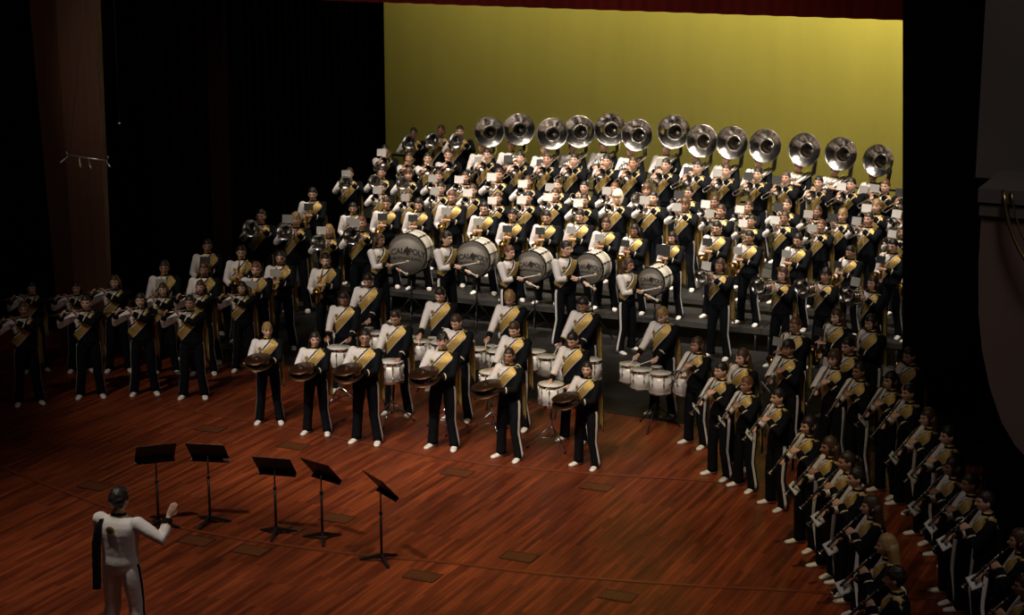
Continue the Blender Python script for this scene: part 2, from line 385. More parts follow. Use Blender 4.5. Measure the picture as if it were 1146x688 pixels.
['RE', 'baritone', -17.66, 35.31, 1.02, 1.77, 12, 'b', ''],
['RE', 'baritone', -17.11, 35.09, 1.02, 1.81, 20, 's', ''],
['RS', 'sousaphone', -16.21, 34.25, 1.02, 1.65, 18, 's', 'g'],
['RS', 'sousaphone', -15.59, 34.34, 1.02, 1.72, 17, 's', 'k'],
['RS', 'sousaphone', -14.83, 34.28, 1.02, 1.69, 14, 's', 'k'],
['RS', 'sousaphone', -14.36, 34.6, 1.02, 1.72, 9, 's', ''],
['RS', 'sousaphone', -13.81, 34.9, 1.02, 1.75, 7, 's', ''],
['RS', 'sousaphone', -13.13, 34.66, 1.02, 1.72, 2, 's', ''],
['RS', 'sousaphone', -12.47, 34.9, 1.02, 1.78, 6, 's', 'g'],
['RS', 'sousaphone', -11.69, 34.42, 1.02, 1.72, -2, 's', 'k'],
['RS', 'sousaphone', -11.08, 34.45, 1.02, 1.72, -4, 's', 'k'],
['RS', 'sousaphone', -10.38, 34.31, 1.02, 1.72, -5, 's', 'k'],
['RS', 'sousaphone', -9.59, 34.28, 1.02, 1.7, -8, 's', ''],
['RS', 'sousaphone', -8.87, 34.2, 1.02, 1.68, -8, 's', ''],
['RS', 'sousaphone', -8.14, 34.2, 1.02, 1.61, -13, 's', 'g'],
['SN', 'snare', -14.25, 25.06, 0, 1.67, 13, 's', ''],
['SN', 'snare', -12.92, 24.29, 0, 1.67, 4, 'p', ''],
['SN', 'snare', -11.96, 24.41, 0, 1.67, -2, 'b', ''],
['SN', 'snare', -10.99, 24.37, 0, 1.67, -6, 'b', ''],
['SN', 'snare', -9.96, 24.13, 0, 1.67, -8, 's', ''],
['TN', 'tenor', -14.45, 26.22, 0, 1.72, 11, 's', ''],
['TN', 'tenor', -12.91, 25.77, 0, 1.72, 8, 's', ''],
['TN', 'tenor', -11.81, 26.0, 0, 1.72, 2, 'y', ''],
['TN', 'tenor', -10.59, 26.08, 0, 1.72, -7, 's', ''],
['TN', 'tenor', -9.24, 25.92, 0, 1.72, -13, 'y', ''],
]
CONDUCTOR = (-11.51, 15.35)
BASS = [(-15.42, 29.42, 1.31, 0.379), (-14.11, 29.42, 1.33, 0.33), (-12.98, 29.42, 1.29, 0.287), (-11.89, 29.42, 1.35, 0.273), (-10.74, 29.42, 1.23, 0.244)]
SNARES = [(-13.93, 24.27), (-12.81, 23.87), (-11.89, 23.88), (-11.19, 23.95), (-10.14, 23.71)]
TENORS = [(-14.09, 25.53), (-12.88, 25.39), (-11.86, 25.31), (-10.68, 25.31), (-9.12, 25.18)]
STANDS = [(-13.35, 18.61, 1.08, 205), (-12.85, 19.02, 1.04, 168), (-11.86, 19.0, 1.0, 165), (-11.24, 19.08, 1.0, 145), (-10.22, 18.73, 1.06, 138)]
POCKETS = [(-15.06, 19.6), (-12.65, 18.4), (-11.85, 18.39), (-11.84, 19.23), (-11.46, 19.83), (-15.1, 22.46), (-13.55, 22.25), (-9.55, 18.5), (-10.86, 22.13), (-8.89, 22.36), (-8.77, 19.55), (-7.23, 18.88)]
SEAM1 = [(-16.33, 23.19), (-13.96, 22.98), (-11.28, 22.64), (-9.44, 22.82), (-7.76, 23.2), (-6.31, 23.41)]
SEAM2 = [(-16.79, 19.75), (-15.55, 19.34), (-14.25, 18.95), (-12.7, 18.7), (-10.79, 18.8), (-9.49, 19.03), (-8.28, 19.17), (-6.52, 19.56), (-5.52, 19.86), (-4.34, 20.16), (-3.02, 20.64)]

# ---------------------------------------------------------------- the stage
def struct(name, mb, smooth=False): return tag(mb.build(name, smooth=smooth), kind='structure')

mb = MB().use('wood'); mb.box((-10, 16, -.1), (44, 36, .2)); struct('floor', mb)
def floor_y(x): return 26.1 - (x + 17) * .06
mb = MB().use('marley'); z0, z1 = .002, .012
xs = (-30, -17, -9, 8); pts = [(x, floor_y(x)) for x in xs]
vs = [(x, y, z) for z in (z0, z1) for x, y in pts] + [(x, 43, z) for z in (z0, z1) for x, y in pts]
mb.add(vs, [(4 + i, 5 + i, 13 + i, 12 + i) for i in range(3)] + [(i, i + 1, i + 5, i + 4) for i in range(3)])
struct('floor_black', mb)
mb = MB().use('deckedge')
def strip(mb, pts, w, z, h):
    n = len(pts); A = []
    for i, p in enumerate(pts):
        a = V(pts[max(0, i - 1)]); b2 = V(pts[min(n - 1, i + 1)]); t = (b2 - a).normalized(); q = V((-t.y, t.x)) * w / 2
        A.append([(p[0] - q.x, p[1] - q.y, z), (p[0] + q.x, p[1] + q.y, z), (p[0] + q.x, p[1] + q.y, z + h), (p[0] - q.x, p[1] - q.y, z + h)])
    mb.loft(A)
def smoothpts(P, n=6):
    out = []
    for i in range(len(P) - 1):
        p0, p1, p2, p3 = V(P[max(i - 1, 0)]), V(P[i]), V(P[i + 1]), V(P[min(i + 2, len(P) - 1)])
        for k in range(n):
            t = k / n; out.append(.5 * ((2 * p1) + (p2 - p0) * t + (2 * p0 - 5 * p1 + 4 * p2 - p3) * t * t + (3 * p1 - p0 - 3 * p2 + p3) * t ** 3))
    out.append(V(P[-1])); return out
M['seamwood'] = mat('seam_wood', (.15, .036, .012), .35, var=.3, bscale=8)
for i, P in enumerate((SEAM1, SEAM2)):
    mb = MB().use('seamwood'); strip(mb, smoothpts(P), .06, 0, .003)
    mb.use('black'); strip(mb, [(p[0], p[1] - .05) for p in smoothpts(P)], .008, 0, .002)
    struct('trim_%d' % (i + 1), mb)

# walls
mb = MB().use('cyc'); mb.box((-14, 41.05, 6), (22, .1, 12.4))
for x in (-21.2, -18.4, -15.6, -12.85, -10.05): mb.box((x, 40.999, 6), (.02, .004, 12.4))
struct('wall_back', mb)
mb = MB().use('curtain'); mb.box((-27.5, 20, 7), (.2, 44, 15)); struct('wall_left', mb)
mb = MB().use('plaster2'); mb.box((3.6, 20, 7), (.2, 44, 15)); struct('wall_right', mb)
mb = MB().use('curtain'); mb.box((-10, 42.6, 7), (44, .2, 15)); struct('wall_upstage', mb)

def drape(name, p0, p1, zlo, zhi, key, label, waves=None, amp=.07, flare=0, side=0, p1b=None):
    p0, p1 = V(p0), V(p1); L = (p1 - p0).length; waves = waves or int(L / .28); n = waves * 8
    t = (p1 - p0).normalized(); q = V((-t.y, t.x)); p1b = V(p1b) if p1b else p1; p0b = p0 + V((flare, 0)) 
    fr, bk = [], []
    mb = MB().use(key); rings = []
    Z = [zhi - (zhi - zlo) * k / 8 for k in range(9)]
    for k, z in enumerate(Z):
        s = k / 8; a0 = p0.lerp(p0b, s); a1 = p1.lerp(p1b, s); row = []
        for i in range(n + 1):
            u = i / n; w = amp * (.6 + .4 * s) * math.sin(u * waves * 2 * PI + .5 * math.sin(u * 17)) + .02 * math.sin(u * 40 + s * 3)
            p = a0.lerp(a1, u) + q * w; row.append((p.x, p.y, z))
        row += [(x + q.x * .03, y + q.y * .03, z) for x, y, z in reversed(row)]
        rings.append(row)
    mb.loft(rings); o = mb.build(name); tag(o, label, 'curtain'); return o
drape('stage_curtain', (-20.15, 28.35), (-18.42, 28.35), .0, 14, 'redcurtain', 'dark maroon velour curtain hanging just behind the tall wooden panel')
drape('stage_curtain', (-26.5, 26.4), (-19.9, 26.4), .0, 14, 'curtain', 'black velour curtain on the far side of the wooden panel, beyond the flutes')
drape('stage_curtain', (-20.7, 28.7), (-20.7, 37.6), .0, 14, 'curtain', 'long black drape closing the side of the stage beside the left brass players')
drape('stage_curtain', (-25, 37.8), (-20.32, 37.8), .0, 14, 'curtain', 'black drape whose edge meets the yellow-green backdrop by the top trumpet players')
drape('stage_curtain', (-6.60, 27.7), (-2.2, 27.7), .0, 13, 'curtain', 'black drape hiding the far end of the risers, beside the clarinet arc', flare=.62)
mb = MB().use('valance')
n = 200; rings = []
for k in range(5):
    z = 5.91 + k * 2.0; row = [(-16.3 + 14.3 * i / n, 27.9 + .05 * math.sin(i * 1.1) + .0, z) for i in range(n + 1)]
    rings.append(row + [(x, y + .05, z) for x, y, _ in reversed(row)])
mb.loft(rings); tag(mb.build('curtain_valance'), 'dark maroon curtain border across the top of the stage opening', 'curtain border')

# tall wooden splay panel at the side
mb = MB().use('panel'); rings = []
for k in range(7):
    z = 9 * k / 6; a = .0 + .0 * k
    xl = -19.74 - .36 * k / 6 - .0; xr = -18.95 + .12 * k / 6; y0 = 24.95
    rings.append([(xl, y0, z), (xl * .5 + xr * .5, y0 - .03, z), (xr, y0 + .3, z), (xr, y0 + .42, z), (xl, y0 + .12, z)])
mb.loft(rings); 
tag(mb.build('wall_panel', smooth=False), 'tall brown wooden panel standing at the side of the stage behind the flutes', 'panel')

# side box of the auditorium on the right
root = tag(ob('theatre_box', None, loc=(0, 0, 0)), 'dim plaster balcony box at the right edge with curved underside and brass rail', 'balcony')
mb = MB().use('plaster')
def boxpt(u, z, y=0): return (u, 19.3 + y, z)
prof = [(-3.40, 4.86), (-3.40, 4.2), (-3.37, 3.7), (-3.31, 3.3), (-3.21, 2.92), (-3.07, 2.57), (-2.92, 2.34), (-2.72, 2.15), (-2.3, 2.02), (-.6, 1.95), (.6, 1.95), (.6, 4.86)]
mb.loft([[(x + d * .0, 19.0 + d, z) for x, z in prof] for d in (0, 1.2)]); mb.build('front_panel', root, False)
mb = MB().use('plaster2'); mb.box((-1.4, 19.55, 4.93), (4.06, 1.26, .14)); mb.box((-1.4, 19.58, 4.78), (4.03, 1.26, .12)); mb.build('ledge', root, False)
mb = MB().use('curtain'); mb.box((-1.4, 20.7, 2.3), (4.2, .2, 4.6)); mb.build('lower_wall', root, False)
mb = MB().use('plaster2'); mb.box((-1.75, 20.35, 7.6), (3.9, .3, 5.4)); mb.build('back_wall', root, False)
M['rail'] = mat('rail_brass', (.3, .22, .1), .3, 1.)
mb = MB().use('rail'); mb.tube(arc((-3.18, 18.93, 5.0), (-3.12, 18.85, 4.5), (-2.75, 18.8, 4.15)), .022, 8); mb.tube(arc((-3.1, 18.9, 5.0), (-3.04, 18.85, 4.6), (-2.75, 18.8, 4.3)), .012, 8)
for p in ((-3.18, 18.93, 4.98), (-2.75, 18.8, 4.15)): mb.tube([p, (p[0], 19.02, p[2])], .018, 8)
mb.build('rail', root)

# floor plates
for i, (x, y) in enumerate(POCKETS):
    mb = MB().use('pocket'); mb.box((0, 0, .003), (.40, .27, .006))
    mb.use('black')
    for sx, sy, dx, dy in ((0, .138, .41, .008), (0, -.138, .41, .008), (.204, 0, .008, .28), (-.204, 0, .008, .28)): mb.box((sx, sy, .0065), (dx, dy, .003))
    mb.use('chrome')
    if i in (7, 9, 11):
        for k in range(6): mb.ball((-.16 + .064 * k, -.10, .008), (.010, .010, .004), 6, 4)
    who = ['beside the conductor, upstage', 'between the two stands nearest the conductor and the curved seam', 'downstage of the third music stand, on the curved seam', 'beside the base of the third music stand', 'between the fourth and fifth music stands', 'in front of the rear flutes, far upstage', 'upstage of the third and fourth music stands', 'downstage of the fifth music stand', 'in front of the fourth cymbal player', 'in front of the last cymbal player', 'alone in the middle of the open floor', 'nearest the camera on the open floor by the clarinets'][i]
    tag(mb.build('floor_plate', loc=(x, y, 0), smooth=False), 'brown metal floor plate ' + who, 'floor plate', 'floor plates in the wooden stage')

# risers
UW = 2.44
def riser(x, y0, y1, z, lab):
    root = tag(ob('riser_platform', None, loc=(x, y0, 0)), lab, 'riser', 'black riser platforms under the band')
    d = y1 - y0; mb = MB().use('deck'); mb.box((UW / 2, d / 2, z - .02), (UW - .012, d - .012, .035)); mb.build('deck', root, False)
    mb = MB().use('deckedge'); mb.box((UW / 2, .012, z - .045), (UW - .01, .03, .085)); mb.box((UW / 2, d - .02, z - .06), (UW - .01, .03, .05))
    for sx in (.02, UW - .02): mb.box((sx, d / 2, z - .06), (.03, d - .04, .05))
    mb.build('edge_frame', root, False)
    for sx in (.12, UW - .12):
        for sy in (.09, d - .1):
            mb = MB().use('deckedge'); mb.tube([(sx, sy, .016), (sx, sy, z - .07)], .02, 8); mb.use('black').ball((sx, sy, .02), (.03, .03, .012), 8, 5); mb.build('leg', root)
LV = [('lowest', 30.12, 31.2, .41, -18.75, 6), ('second', 31.2, 33.08, .56, -18.9, 6), ('third', 33.08, 34.0, .82, -18.9, 6), ('top', 34.0, 35.7, 1.02, -19.1, 6)]
ORD = ['first', 'second', 'third', 'fourth', 'fifth', 'sixth', 'seventh', 'eighth', 'ninth', 'tenth', 'eleventh', 'twelfth', 'thirteenth', 'fourteenth', 'fifteenth', 'sixteenth', 'seventeenth', 'eighteenth', 'nineteenth', 'twentieth']
for nm, y0, y1, z, x0, k in LV:
    for i in range(k): riser(x0 + i * UW, y0, y1, z, 'black riser platform, %s from the left in the %s riser level' % (ORD[i], nm))
# back guard rail
root = tag(ob('guard_rail', None, loc=(-19, 35.62, 1.02)), 'black tube guard rail behind the sousaphone players, against the backdrop', 'railing')
mb = MB().use('black')
for z in (.55, 1.0): mb.tube([(0, 0, z), (14.4, 0, z)], .022, 8)
mb.build('rail_tube', root)
for i in range(7):
    mb = MB().use('black'); mb.tube([(2.4 * i, 0, 0), (2.4 * i, 0, 1.02)], .022, 8); mb.build('post', root)

# music stands
for i, (x, y, h, hd) in enumerate(STANDS):
    root = tag(ob('music_stand', None, loc=(x, y, 0)), 'black music stand, %s from the left of the five on the open floor' % ORD[i], 'music stand', 'music stands in front of the conductor')
    mb = MB().use('black'); mb.tube([(0, 0, .06), (0, 0, .62)], .017, 8); mb.tube([(0, 0, .60), (0, 0, .64)], .023, 8); mb.build('lower_pole', root)
    mb = MB().use('black'); mb.tube([(0, 0, .6), (0, 0, h - .14)], .010, 8); mb.use('chrome').ball((0, 0, .645), .014, 8, 6); mb.build('upper_pole', root)
    for k in range(3):
        a = R(20 + 120 * k + i * 14); mb = MB().use('black'); c, s2 = math.cos(a), math.sin(a)
        q = V((-s2, c, 0)) * .016
        mb.loft([[V((c * r, s2 * r, z)) + q * w for z, w in ((zl, -1), (zl, 1), (zh, 1), (zh, -1))] for r, zl, zh in ((.0, .045, .11), (.12, .03, .07), (.27, .004, .02))]); mb.build('foot', root, False)
    g = R(180 + [44, 16, 11, -16, -33][i]); rot = Matrix.Rotation(g, 3, 'Z') @ Matrix.Rotation(R(-42), 3, 'X')
    mb = MB().use('black'); c = V((0, 0, h - .08))
    mb.box(c, (.50, .006, .34), rot); mb.box(c + rot @ V((0, .03, -.17)), (.50, .06, .006), rot); mb.box(c + rot @ V((0, .058, -.16)), (.50, .004, .02), rot)
    mb.build('desk', root, False)
    mb = MB().use('black'); mb.box(c + rot @ V((0, -.015, 0)), (.06, .03, .1), rot); mb.box(c + rot @ V((0, -.007, .02)), (.4, .008, .015), rot); mb.build('bracket', root, False)
    if i == 1:
        mb = MB().use('page'); mb.box((.0, 0, 0), (.09, .012, .06), rot @ Matrix.Rotation(R(12), 3, 'Y')); p = c + rot @ V((-.19, .05, -.14)) 
        o = mb.build('paper_card', smooth=False); o.location = V((x, y, 0)) + c + rot @ V((-.235, .045, -.13)); tag(o, 'small white card on the ledge of the second music stand', 'card')

# hanging microphone bar
mc = V((-16.65, 22.00, 4.02))
root = tag(ob('microphone_bar', None, loc=mc), 'hanging microphone bar with several small microphones in front of the wooden panel', 'microphone')
mb = MB().use('mesh'); mb.tube([(-.43, .0, .03), (-.1, 0, .0), (.26, 0, -.015)], .009, 8); mb.tube([(-.05, .02, -.02), (.26, .02, -.035)], .006, 6); mb.build('bar', root)
for x, dx, dz in ((-.43, -.05, -.08), (-.22, .1, -.12), (-.06, .12, -.13), (.24, .16, -.085)):
    mb = MB().use('mesh'); mb.tube([(x, 0, .0), (x + dx * .3, -.05, dz * .3)], .006, 6); mb.use('mesh').tube([(x + dx * .3, -.05, dz * .3), (x + dx, -.12, dz)], .013 if x > .2 else .011, 8); mb.build('microphone', root)
mb = MB().use('cable')
for x in (-.4, .25): mb.tube([(x, 0, 0), (x * .2, .1, 2.2), (0, .2, 7)], .004, 5)
mb.use('mesh').tube([(.27, 0, 0), (.29, 0, .05)], .006, 6); mb.tube([(-.44, 0, .02), (-.45, 0, .07)], .006, 6)
mb.build('hanging_cable', root)
mb = MB().use('mesh'); mb.ball((0, 0, 0), (.022, .014, .014), 8, 6); mb.use('cable').tube([(0, 0, 0), (.02, .02, 9)], .004, 5)
tag(mb.build('cable_clip', loc=(-16.36, 22.30, 4.51)), 'small bright metal clip on a cable above the hanging microphone bar', 'clip')

# ---------------------------------------------------------------- people: one figure 1.74 m tall, facing -Y, wearer's left is +X
NECK = V((0, .01, 1.50))
HIP = .102
def ik(a, b, l1, l2, hint):
    a, b, hint = V(a), V(b), V(hint); d = b - a; L = min(d.length, (l1 + l2) * .995); dn = d.normalized(); b = a + dn * L
    x = (l1 * l1 - l2 * l2 + L * L) / (2 * L); h = math.sqrt(max(l1 * l1 - x * x, 0)); m = a + dn * x
    q = (hint - m); q -= dn * q.dot(dn); q.normalize(); return m + q * h, b
SH = {-1: V((-.203, .01, 1.405)), 1: V((.203, .01, 1.405))}
# pose: right wrist, left wrist, right elbow hint, left elbow hint, right finger dir, left finger dir, head pitch (deg, down +), head turn, curl
POSES = {
 'flute':    ((-.40, -.20, 1.47), (-.15, -.25, 1.47), (-.45, .1, 1.1), (.15, -.5, 1.15), (.2, -.35, .5), (-.35, .15, .5), 2, -8, .8),
 'clarinet': ((-.085, -.33, 1.20), (.08, -.21, 1.35), (-.45, -.05, .95), (.45, -.05, 1.0), (.45, -.35, .05), (-.5, -.35, .05), 3, 0, .7),
 'sax':      ((-.14, -.22, 1.03), (.0, -.28, 1.25), (-.45, .1, 1.0), (.45, -.05, 1.0), (.3, -.35, .1), (-.45, -.25, .1), 8, 0, .7),
 'trumpet':  ((-.07, -.30, 1.49), (.07, -.33, 1.49), (-.5, -.2, 1.15), (.5, -.2, 1.15), (.25, -.25, .45), (-.25, -.25, .45), -2, 0, .9),
 'mellophone': ((-.09, -.30, 1.47), (.09, -.33, 1.47), (-.5, -.2, 1.1), (.5, -.2, 1.1), (.25, -.25, .45), (-.25, -.25, .45), -2, 0, .9),
 'baritone': ((-.12, -.31, 1.44), (.12, -.33, 1.44), (-.5, -.2, 1.05), (.5, -.2, 1.05), (.25, -.25, .45), (-.25, -.25, .45), -4, 0, .9),
 'trombone': ((-.05, -.50, 1.44), (.06, -.26, 1.50), (-.4, -.1, 1.0), (.5, -.2, 1.15), (.2, -.35, .3), (-.25, -.25, .45), -2, 0, .9),
 'sousaphone': ((-.12, -.30, 1.22), (.14, -.27, 1.30), (-.42, .0, 1.0), (.42, -.05, 1.0), (.25, -.35, .1), (-.3, -.25, .25), -2, 0, .8),
 'cymbal':   ((-.20, -.36, 1.16), (.05, -.34, 1.16), (-.42, .05, 1.0), (.42, .0, .95), (.3, -.35, .0), (-.4, -.3, .0), 2, 18, 1.1),
 'snare':    ((-.20, -.36, 1.02), (.18, -.36, 1.02), (-.42, .1, .9), (.42, .1, .9), (.15, -.5, -.05), (-.2, -.5, -.05), 22, 0, 1.2),
 'tenor':    ((-.25, -.34, 1.00), (.10, -.36, 1.00), (-.42, .1, .9), (.42, .1, .9), (.05, -.5, -.1), (-.1, -.5, -.1), 24, 0, 1.2),
 'bass':     ((-.10, -.33, 1.22), (.17, -.30, 1.08), (-.45, .1, .95), (.42, .1, .9), (-.1, -.5, .0), (-.15, -.5, .0), 4, 0, 1.2),
 'conductor': ((.0, 0, 0),) * 1,
}
POSES['conductor'] = ((-.0, 0, 0), 0, 0, 0, 0, 0, 0, 0, 0)
POSES['conductor'] = ((-.41, -.20, 1.43), (.12, -.30, 1.18), (-.36, .45, .9), (.48, .1, 1.05), (-.15, -.30, .55), (-.25, -.45, .25), 3, -6, .25)

def head_rot(p):
    return Matrix.Rotation(R(POSES[p][7]), 3, 'Z') @ Matrix.Rotation(R(POSES[p][6]), 3, 'X')

def headpt(u, v, k=1.0):     # u azimuth (0 = face, -Y), v -1..1 height
    t = math.acos(max(-1, min(1, -v)))
    x, y, z = math.sin(t) * math.sin(u), -math.sin(t) * math.cos(u), -math.cos(t)
    sx, sy, sz = .074, .092, .118
    if z < 0:
        sx *= 1 - .30 * min(1, -z) ** 1.3
        y = y * (1 - .10 * -z) if y < 0 else y * (1 - .55 * min(1, -z))
    px, py, pz = x * sx, y * sy + (.006 if z > 0 else 0), z * sz
    if y < 0:                      # face relief
        g = lambda cx, cz, wx, wz: math.exp(-((px - cx) / wx) ** 2 - ((pz - cz) / wz) ** 2)
        py -= .026 * g(0, -.022, .011, .018) + .012 * g(0, .0, .008, .022)
        py += .010 * (g(.031, .008, .016, .011) + g(-.031, .008, .016, .011))
        py -= .006 * g(0, .030, .045, .010)
        py -= .009 * g(0, -.062, .022, .010)
        py -= .008 * g(0, -.098, .020, .014)
    return V((px, py - .012, pz)) * k + V((0, 0, 1.622))

def hand(mb, w, d, pn, side, curl):
    """palm, four fingers of unequal length and a thumb; d finger direction, pn the side the fingers close towards"""
    w, d, pn = V(w), V(d).normalized(), V(pn); pn = (pn - d * pn.dot(d)).normalized(); x = d.cross(pn).normalized()
    # palm
    rings = []
    for t, hw, ht in ((-.03, .024, .021), (.0, .027, .018), (.03, .037, .016), (.07, .042, .015), (.092, .040, .012)):
        c = w + d * t; rings.append([c + x * (hw * math.cos(a)) + pn * (ht * math.sin(a)) for a in [2 * PI * j / 10 for j in range(10)]])
    mb.loft(rings)
    for k, (off, ln) in enumerate(((-.030, .070), (-.010, .080), (.010, .074), (.030, .058))):
        off *= side
        p = w + d * .085 + x * off; a = .25 * curl; path = [p - d * .01]; q = p
        for s2, fr in enumerate((.42, .32, .26)):
            q = q + (d * math.cos(a) + pn * math.sin(a)) * (ln * fr); path.append(q); a += .75 * curl
        mb.tube(path, [.0098, .0095, .0088, .0075], 7)
    tx = x * (-side)
    p = w + d * .02 + tx * .022
    mb.tube([p, p + d * .03 + tx * .028 + pn * .008 * curl, p + d * .058 + tx * (.036 - .010 * curl) + pn * .022 * curl, p + d * .078 + tx * (.034 - .022 * curl) + pn * .034 * curl], [.014, .0125, .0105, .0085], 7)

def arm_points(p, side):
    P = POSES[p]; w = P[0] if side < 0 else P[1]; h = P[2] if side < 0 else P[3]
    e, w2 = ik(SH[side], w, .29, .255, h); return SH[side], e, w2

def leg_points(side): return V((side * HIP, .01, .93)), V((side * .13, -.02, .50)), V((side * .172, .02, .085))

def build_body(p):
    mb = MB().use('skin')
    # torso
    rings = []
    for z, rx, ry, cy in ((.86, .12, .09, .01), (.95, .155, .10, .01), (1.05, .135, .09, .01), (1.18, .145, .095, .01), (1.30, .165, .105, .012), (1.38, .170, .095, .014), (1.43, .14, .075, .012), (1.47, .07, .055, .012)):
        rings.append([(rx * math.cos(a), cy + ry * math.sin(a), z) for a in [2 * PI * j / 20 for j in range(20)]])
    mb.loft(rings)
    hr = head_rot(p)
    HC = V((0, 0, 1.60))
    H = lambda q: NECK + hr @ ((HC + (V(q) - HC) * (1.09 if V(q).z > 1.551 else 1)) - NECK)
    mb.tube([(0, .012, 1.40), (0, .008, 1.48), H((0, -.004, 1.55)), H((0, -.004, 1.60))], [.070, .054, .052, .050], 14)
    rings = [[H(headpt(2 * PI * j / 36, -1 + 2 * (i + .5) / 30)) for j in range(36)] for i in range(30)]
    mb.loft(rings)
    for s2 in (-1, 1):
        mb.ball(H((s2 * .076, .0, 1.617)), (.009, .018, .030), 10, 7)
        s, e, w = arm_points(p, s2)
        mb.tube([s - V((s2 * .05, 0, .01)), s, s.lerp(e, .5), e, e.lerp(w, .35), e.lerp(w, .8), w], [.045, .052, .043, .037, .036, .027, .024], 12)
        d = POSES[p][4] if s2 < 0 else POSES[p][5]
        pn = V((0, -.3, -1)) if p in ('snare', 'tenor', 'bass', 'cymbal') else V((-s2 * -1 * -1, -.5, -.1))
        if p == 'conductor': pn = V((.6, -.4, -.3)) if s2 < 0 else V((-.5, -.1, -.8))
        hand(mb, w, d, pn, 1 if s2 < 0 else -1, POSES[p][8])
        h, k, a = leg_points(s2)
        mb.tube([h + V((0, 0, .0)), h - V((0, 0, .04)), h.lerp(k, .5), k, k.lerp(a, .3), a + V((0, 0, .03)), a - V((0, 0, .03))], [.055, .074, .068, .05, .052, .036, .034], 12)
    me = remesh(mb, .0078, 1, 'body_' + p)
    # eyes, brows and lips joined on
    fb = MB().use('eye'); fr = MB()
    for s2 in (-1, 1):
        fb.use('eye').ball(H((s2 * .031, -.0845, 1.631)), (.0125, .006, .006), 8, 5)
        fb.use('eye').tube([H((s2 * .014, -.098, 1.650)), H((s2 * .032, -.095, 1.655)), H((s2 * .050, -.082, 1.648))], .0045, 5)
    fb.use('lip').tube([H((-.022, -.091, 1.559)), H((0, -.1035, 1.561)), H((.022, -.091, 1.559))], .0052, 6)
    tmp = MB(); tmp.use('skin'); tmp.v = [tuple(v.co) for v in me.vertices]; tmp.f = [tuple(q.vertices) for q in me.polygons]; tmp.m = [0] * len(tmp.f)
    k = len(tmp.v); 
    for key in fb.mats: tmp.use(key)
    tmp.v += fb.v; tmp.f += [tuple(i + k for i in f) for f in fb.f]; tmp.m += [tmp.mats.index(fb.mats[i]) for i in fb.m]
    bpy.data.meshes.remove(me); return tmp.mesh('body')

TR = ((.945, .182, .130), (.99, .186, .132), (1.05, .180, .126), (1.12, .183, .129), (1.20, .196, .135), (1.30, .218, .142), (1.37, .222, .132), (1.42, .190, .110), (1.455, .112, .080), (1.475, .070, .068), (1.52, .066, .064))
def torso_rings(n=28):
    return [[(rx * math.cos(a), .012 + ry * math.sin(a) * (1.0 if math.sin(a) > 0 else 1.05), z) for a in [2 * PI * j / n for j in range(n)]] for z, rx, ry in TR]
TORSO = MB().use('navy'); TORSO.loft(torso_rings()); TORSO.ball((-.195, .01, 1.385), .075); TORSO.ball((.195, .01, 1.385), .075)
BVH = BVHTree.FromPolygons([V(v) for v in TORSO.v], TORSO.f)
SL = V((.143, 1.44)); SR = V((-.190, 1.06)); SU = (SR - SL).normalized(); SN = V((SU.y, -SU.x))   # sash line and its normal, towards the right shoulder
if SN.x > 0: SN = -SN

def build_jacket(p, conductor=False):
    mb = MB().use('navy'); mb.loft(torso_rings())
    segs = {}
    for s2 in (-1, 1):
        s, e, w = arm_points(p, s2); segs[s2] = (s, e, w)
        mb.ball(s, .074, 12, 9)
        we = e.lerp(w, .93)
        mb.tube([s - V((s2 * .06, 0, .0)), s, s.lerp(e, .5), e, e.lerp(w, .4), e.lerp(w, .6), we], [.055, .074, .068, .061, .056, .052, .048], 14)
    me = remesh(mb, .0125, 2, 'jacket'); me.materials.clear()
    for k in ('navy', 'white', 'gold', 'trim'): me.materials.append(M[k])
    def dseg(q, a, b2):
        ab = b2 - a; t = max(0, min(1, (q - a).dot(ab) / ab.length_squared)); return (q - a - ab * t).length, t
    mi = []
    for f in me.polygons:
        q = f.center; m = 0; best = None
        intorso = (q.x / .192) ** 2 + ((q.y - .012) / .140) ** 2 < 1.04 and q.z < 1.44
        for s2 in (-1, 1):
            s, e, w = segs[s2]; d1, t1 = dseg(q, s, e); d2, t2 = dseg(q, e, w)
            d, u = (d1, t1) if d1 < d2 else (d2, 1 + t2)
            if d < .090 and not (intorso and u < .9) and (best is None or d < best[0]): best = (d, s2, u)
        if best:
            _, s2, u = best
            if conductor: m = 0 if u > 1.62 else 1; m = 2 if 1.58 < u < 1.64 else m
            elif s2 < 0: m = 0 if u > 1.62 else 1; m = 2 if 1.56 < u <= 1.63 else m
            else: m = 3 if 1.50 < u < 1.56 else 0
            if not conductor and s2 > 0 and u < .12 and q.x < .18: m = 0
        else:
            d = (V((q.x, q.z)) - SL).dot(SN)
            if conductor: m = 1
            elif q.y < .05 and d > .094 and q.z > .98: m = 1
        if q.z > 1.468 and abs(q.x) < .085 and not best: m = 2 if (q.z > 1.51 or q.z < 1.478) else 0
        if not conductor and not best and q.z < .975: m = 0
        mi.append(m)
    me.polygons.foreach_set('material_index', mi); me.polygons.foreach_set('use_smooth', [True] * len(mi)); me.update()
    return me

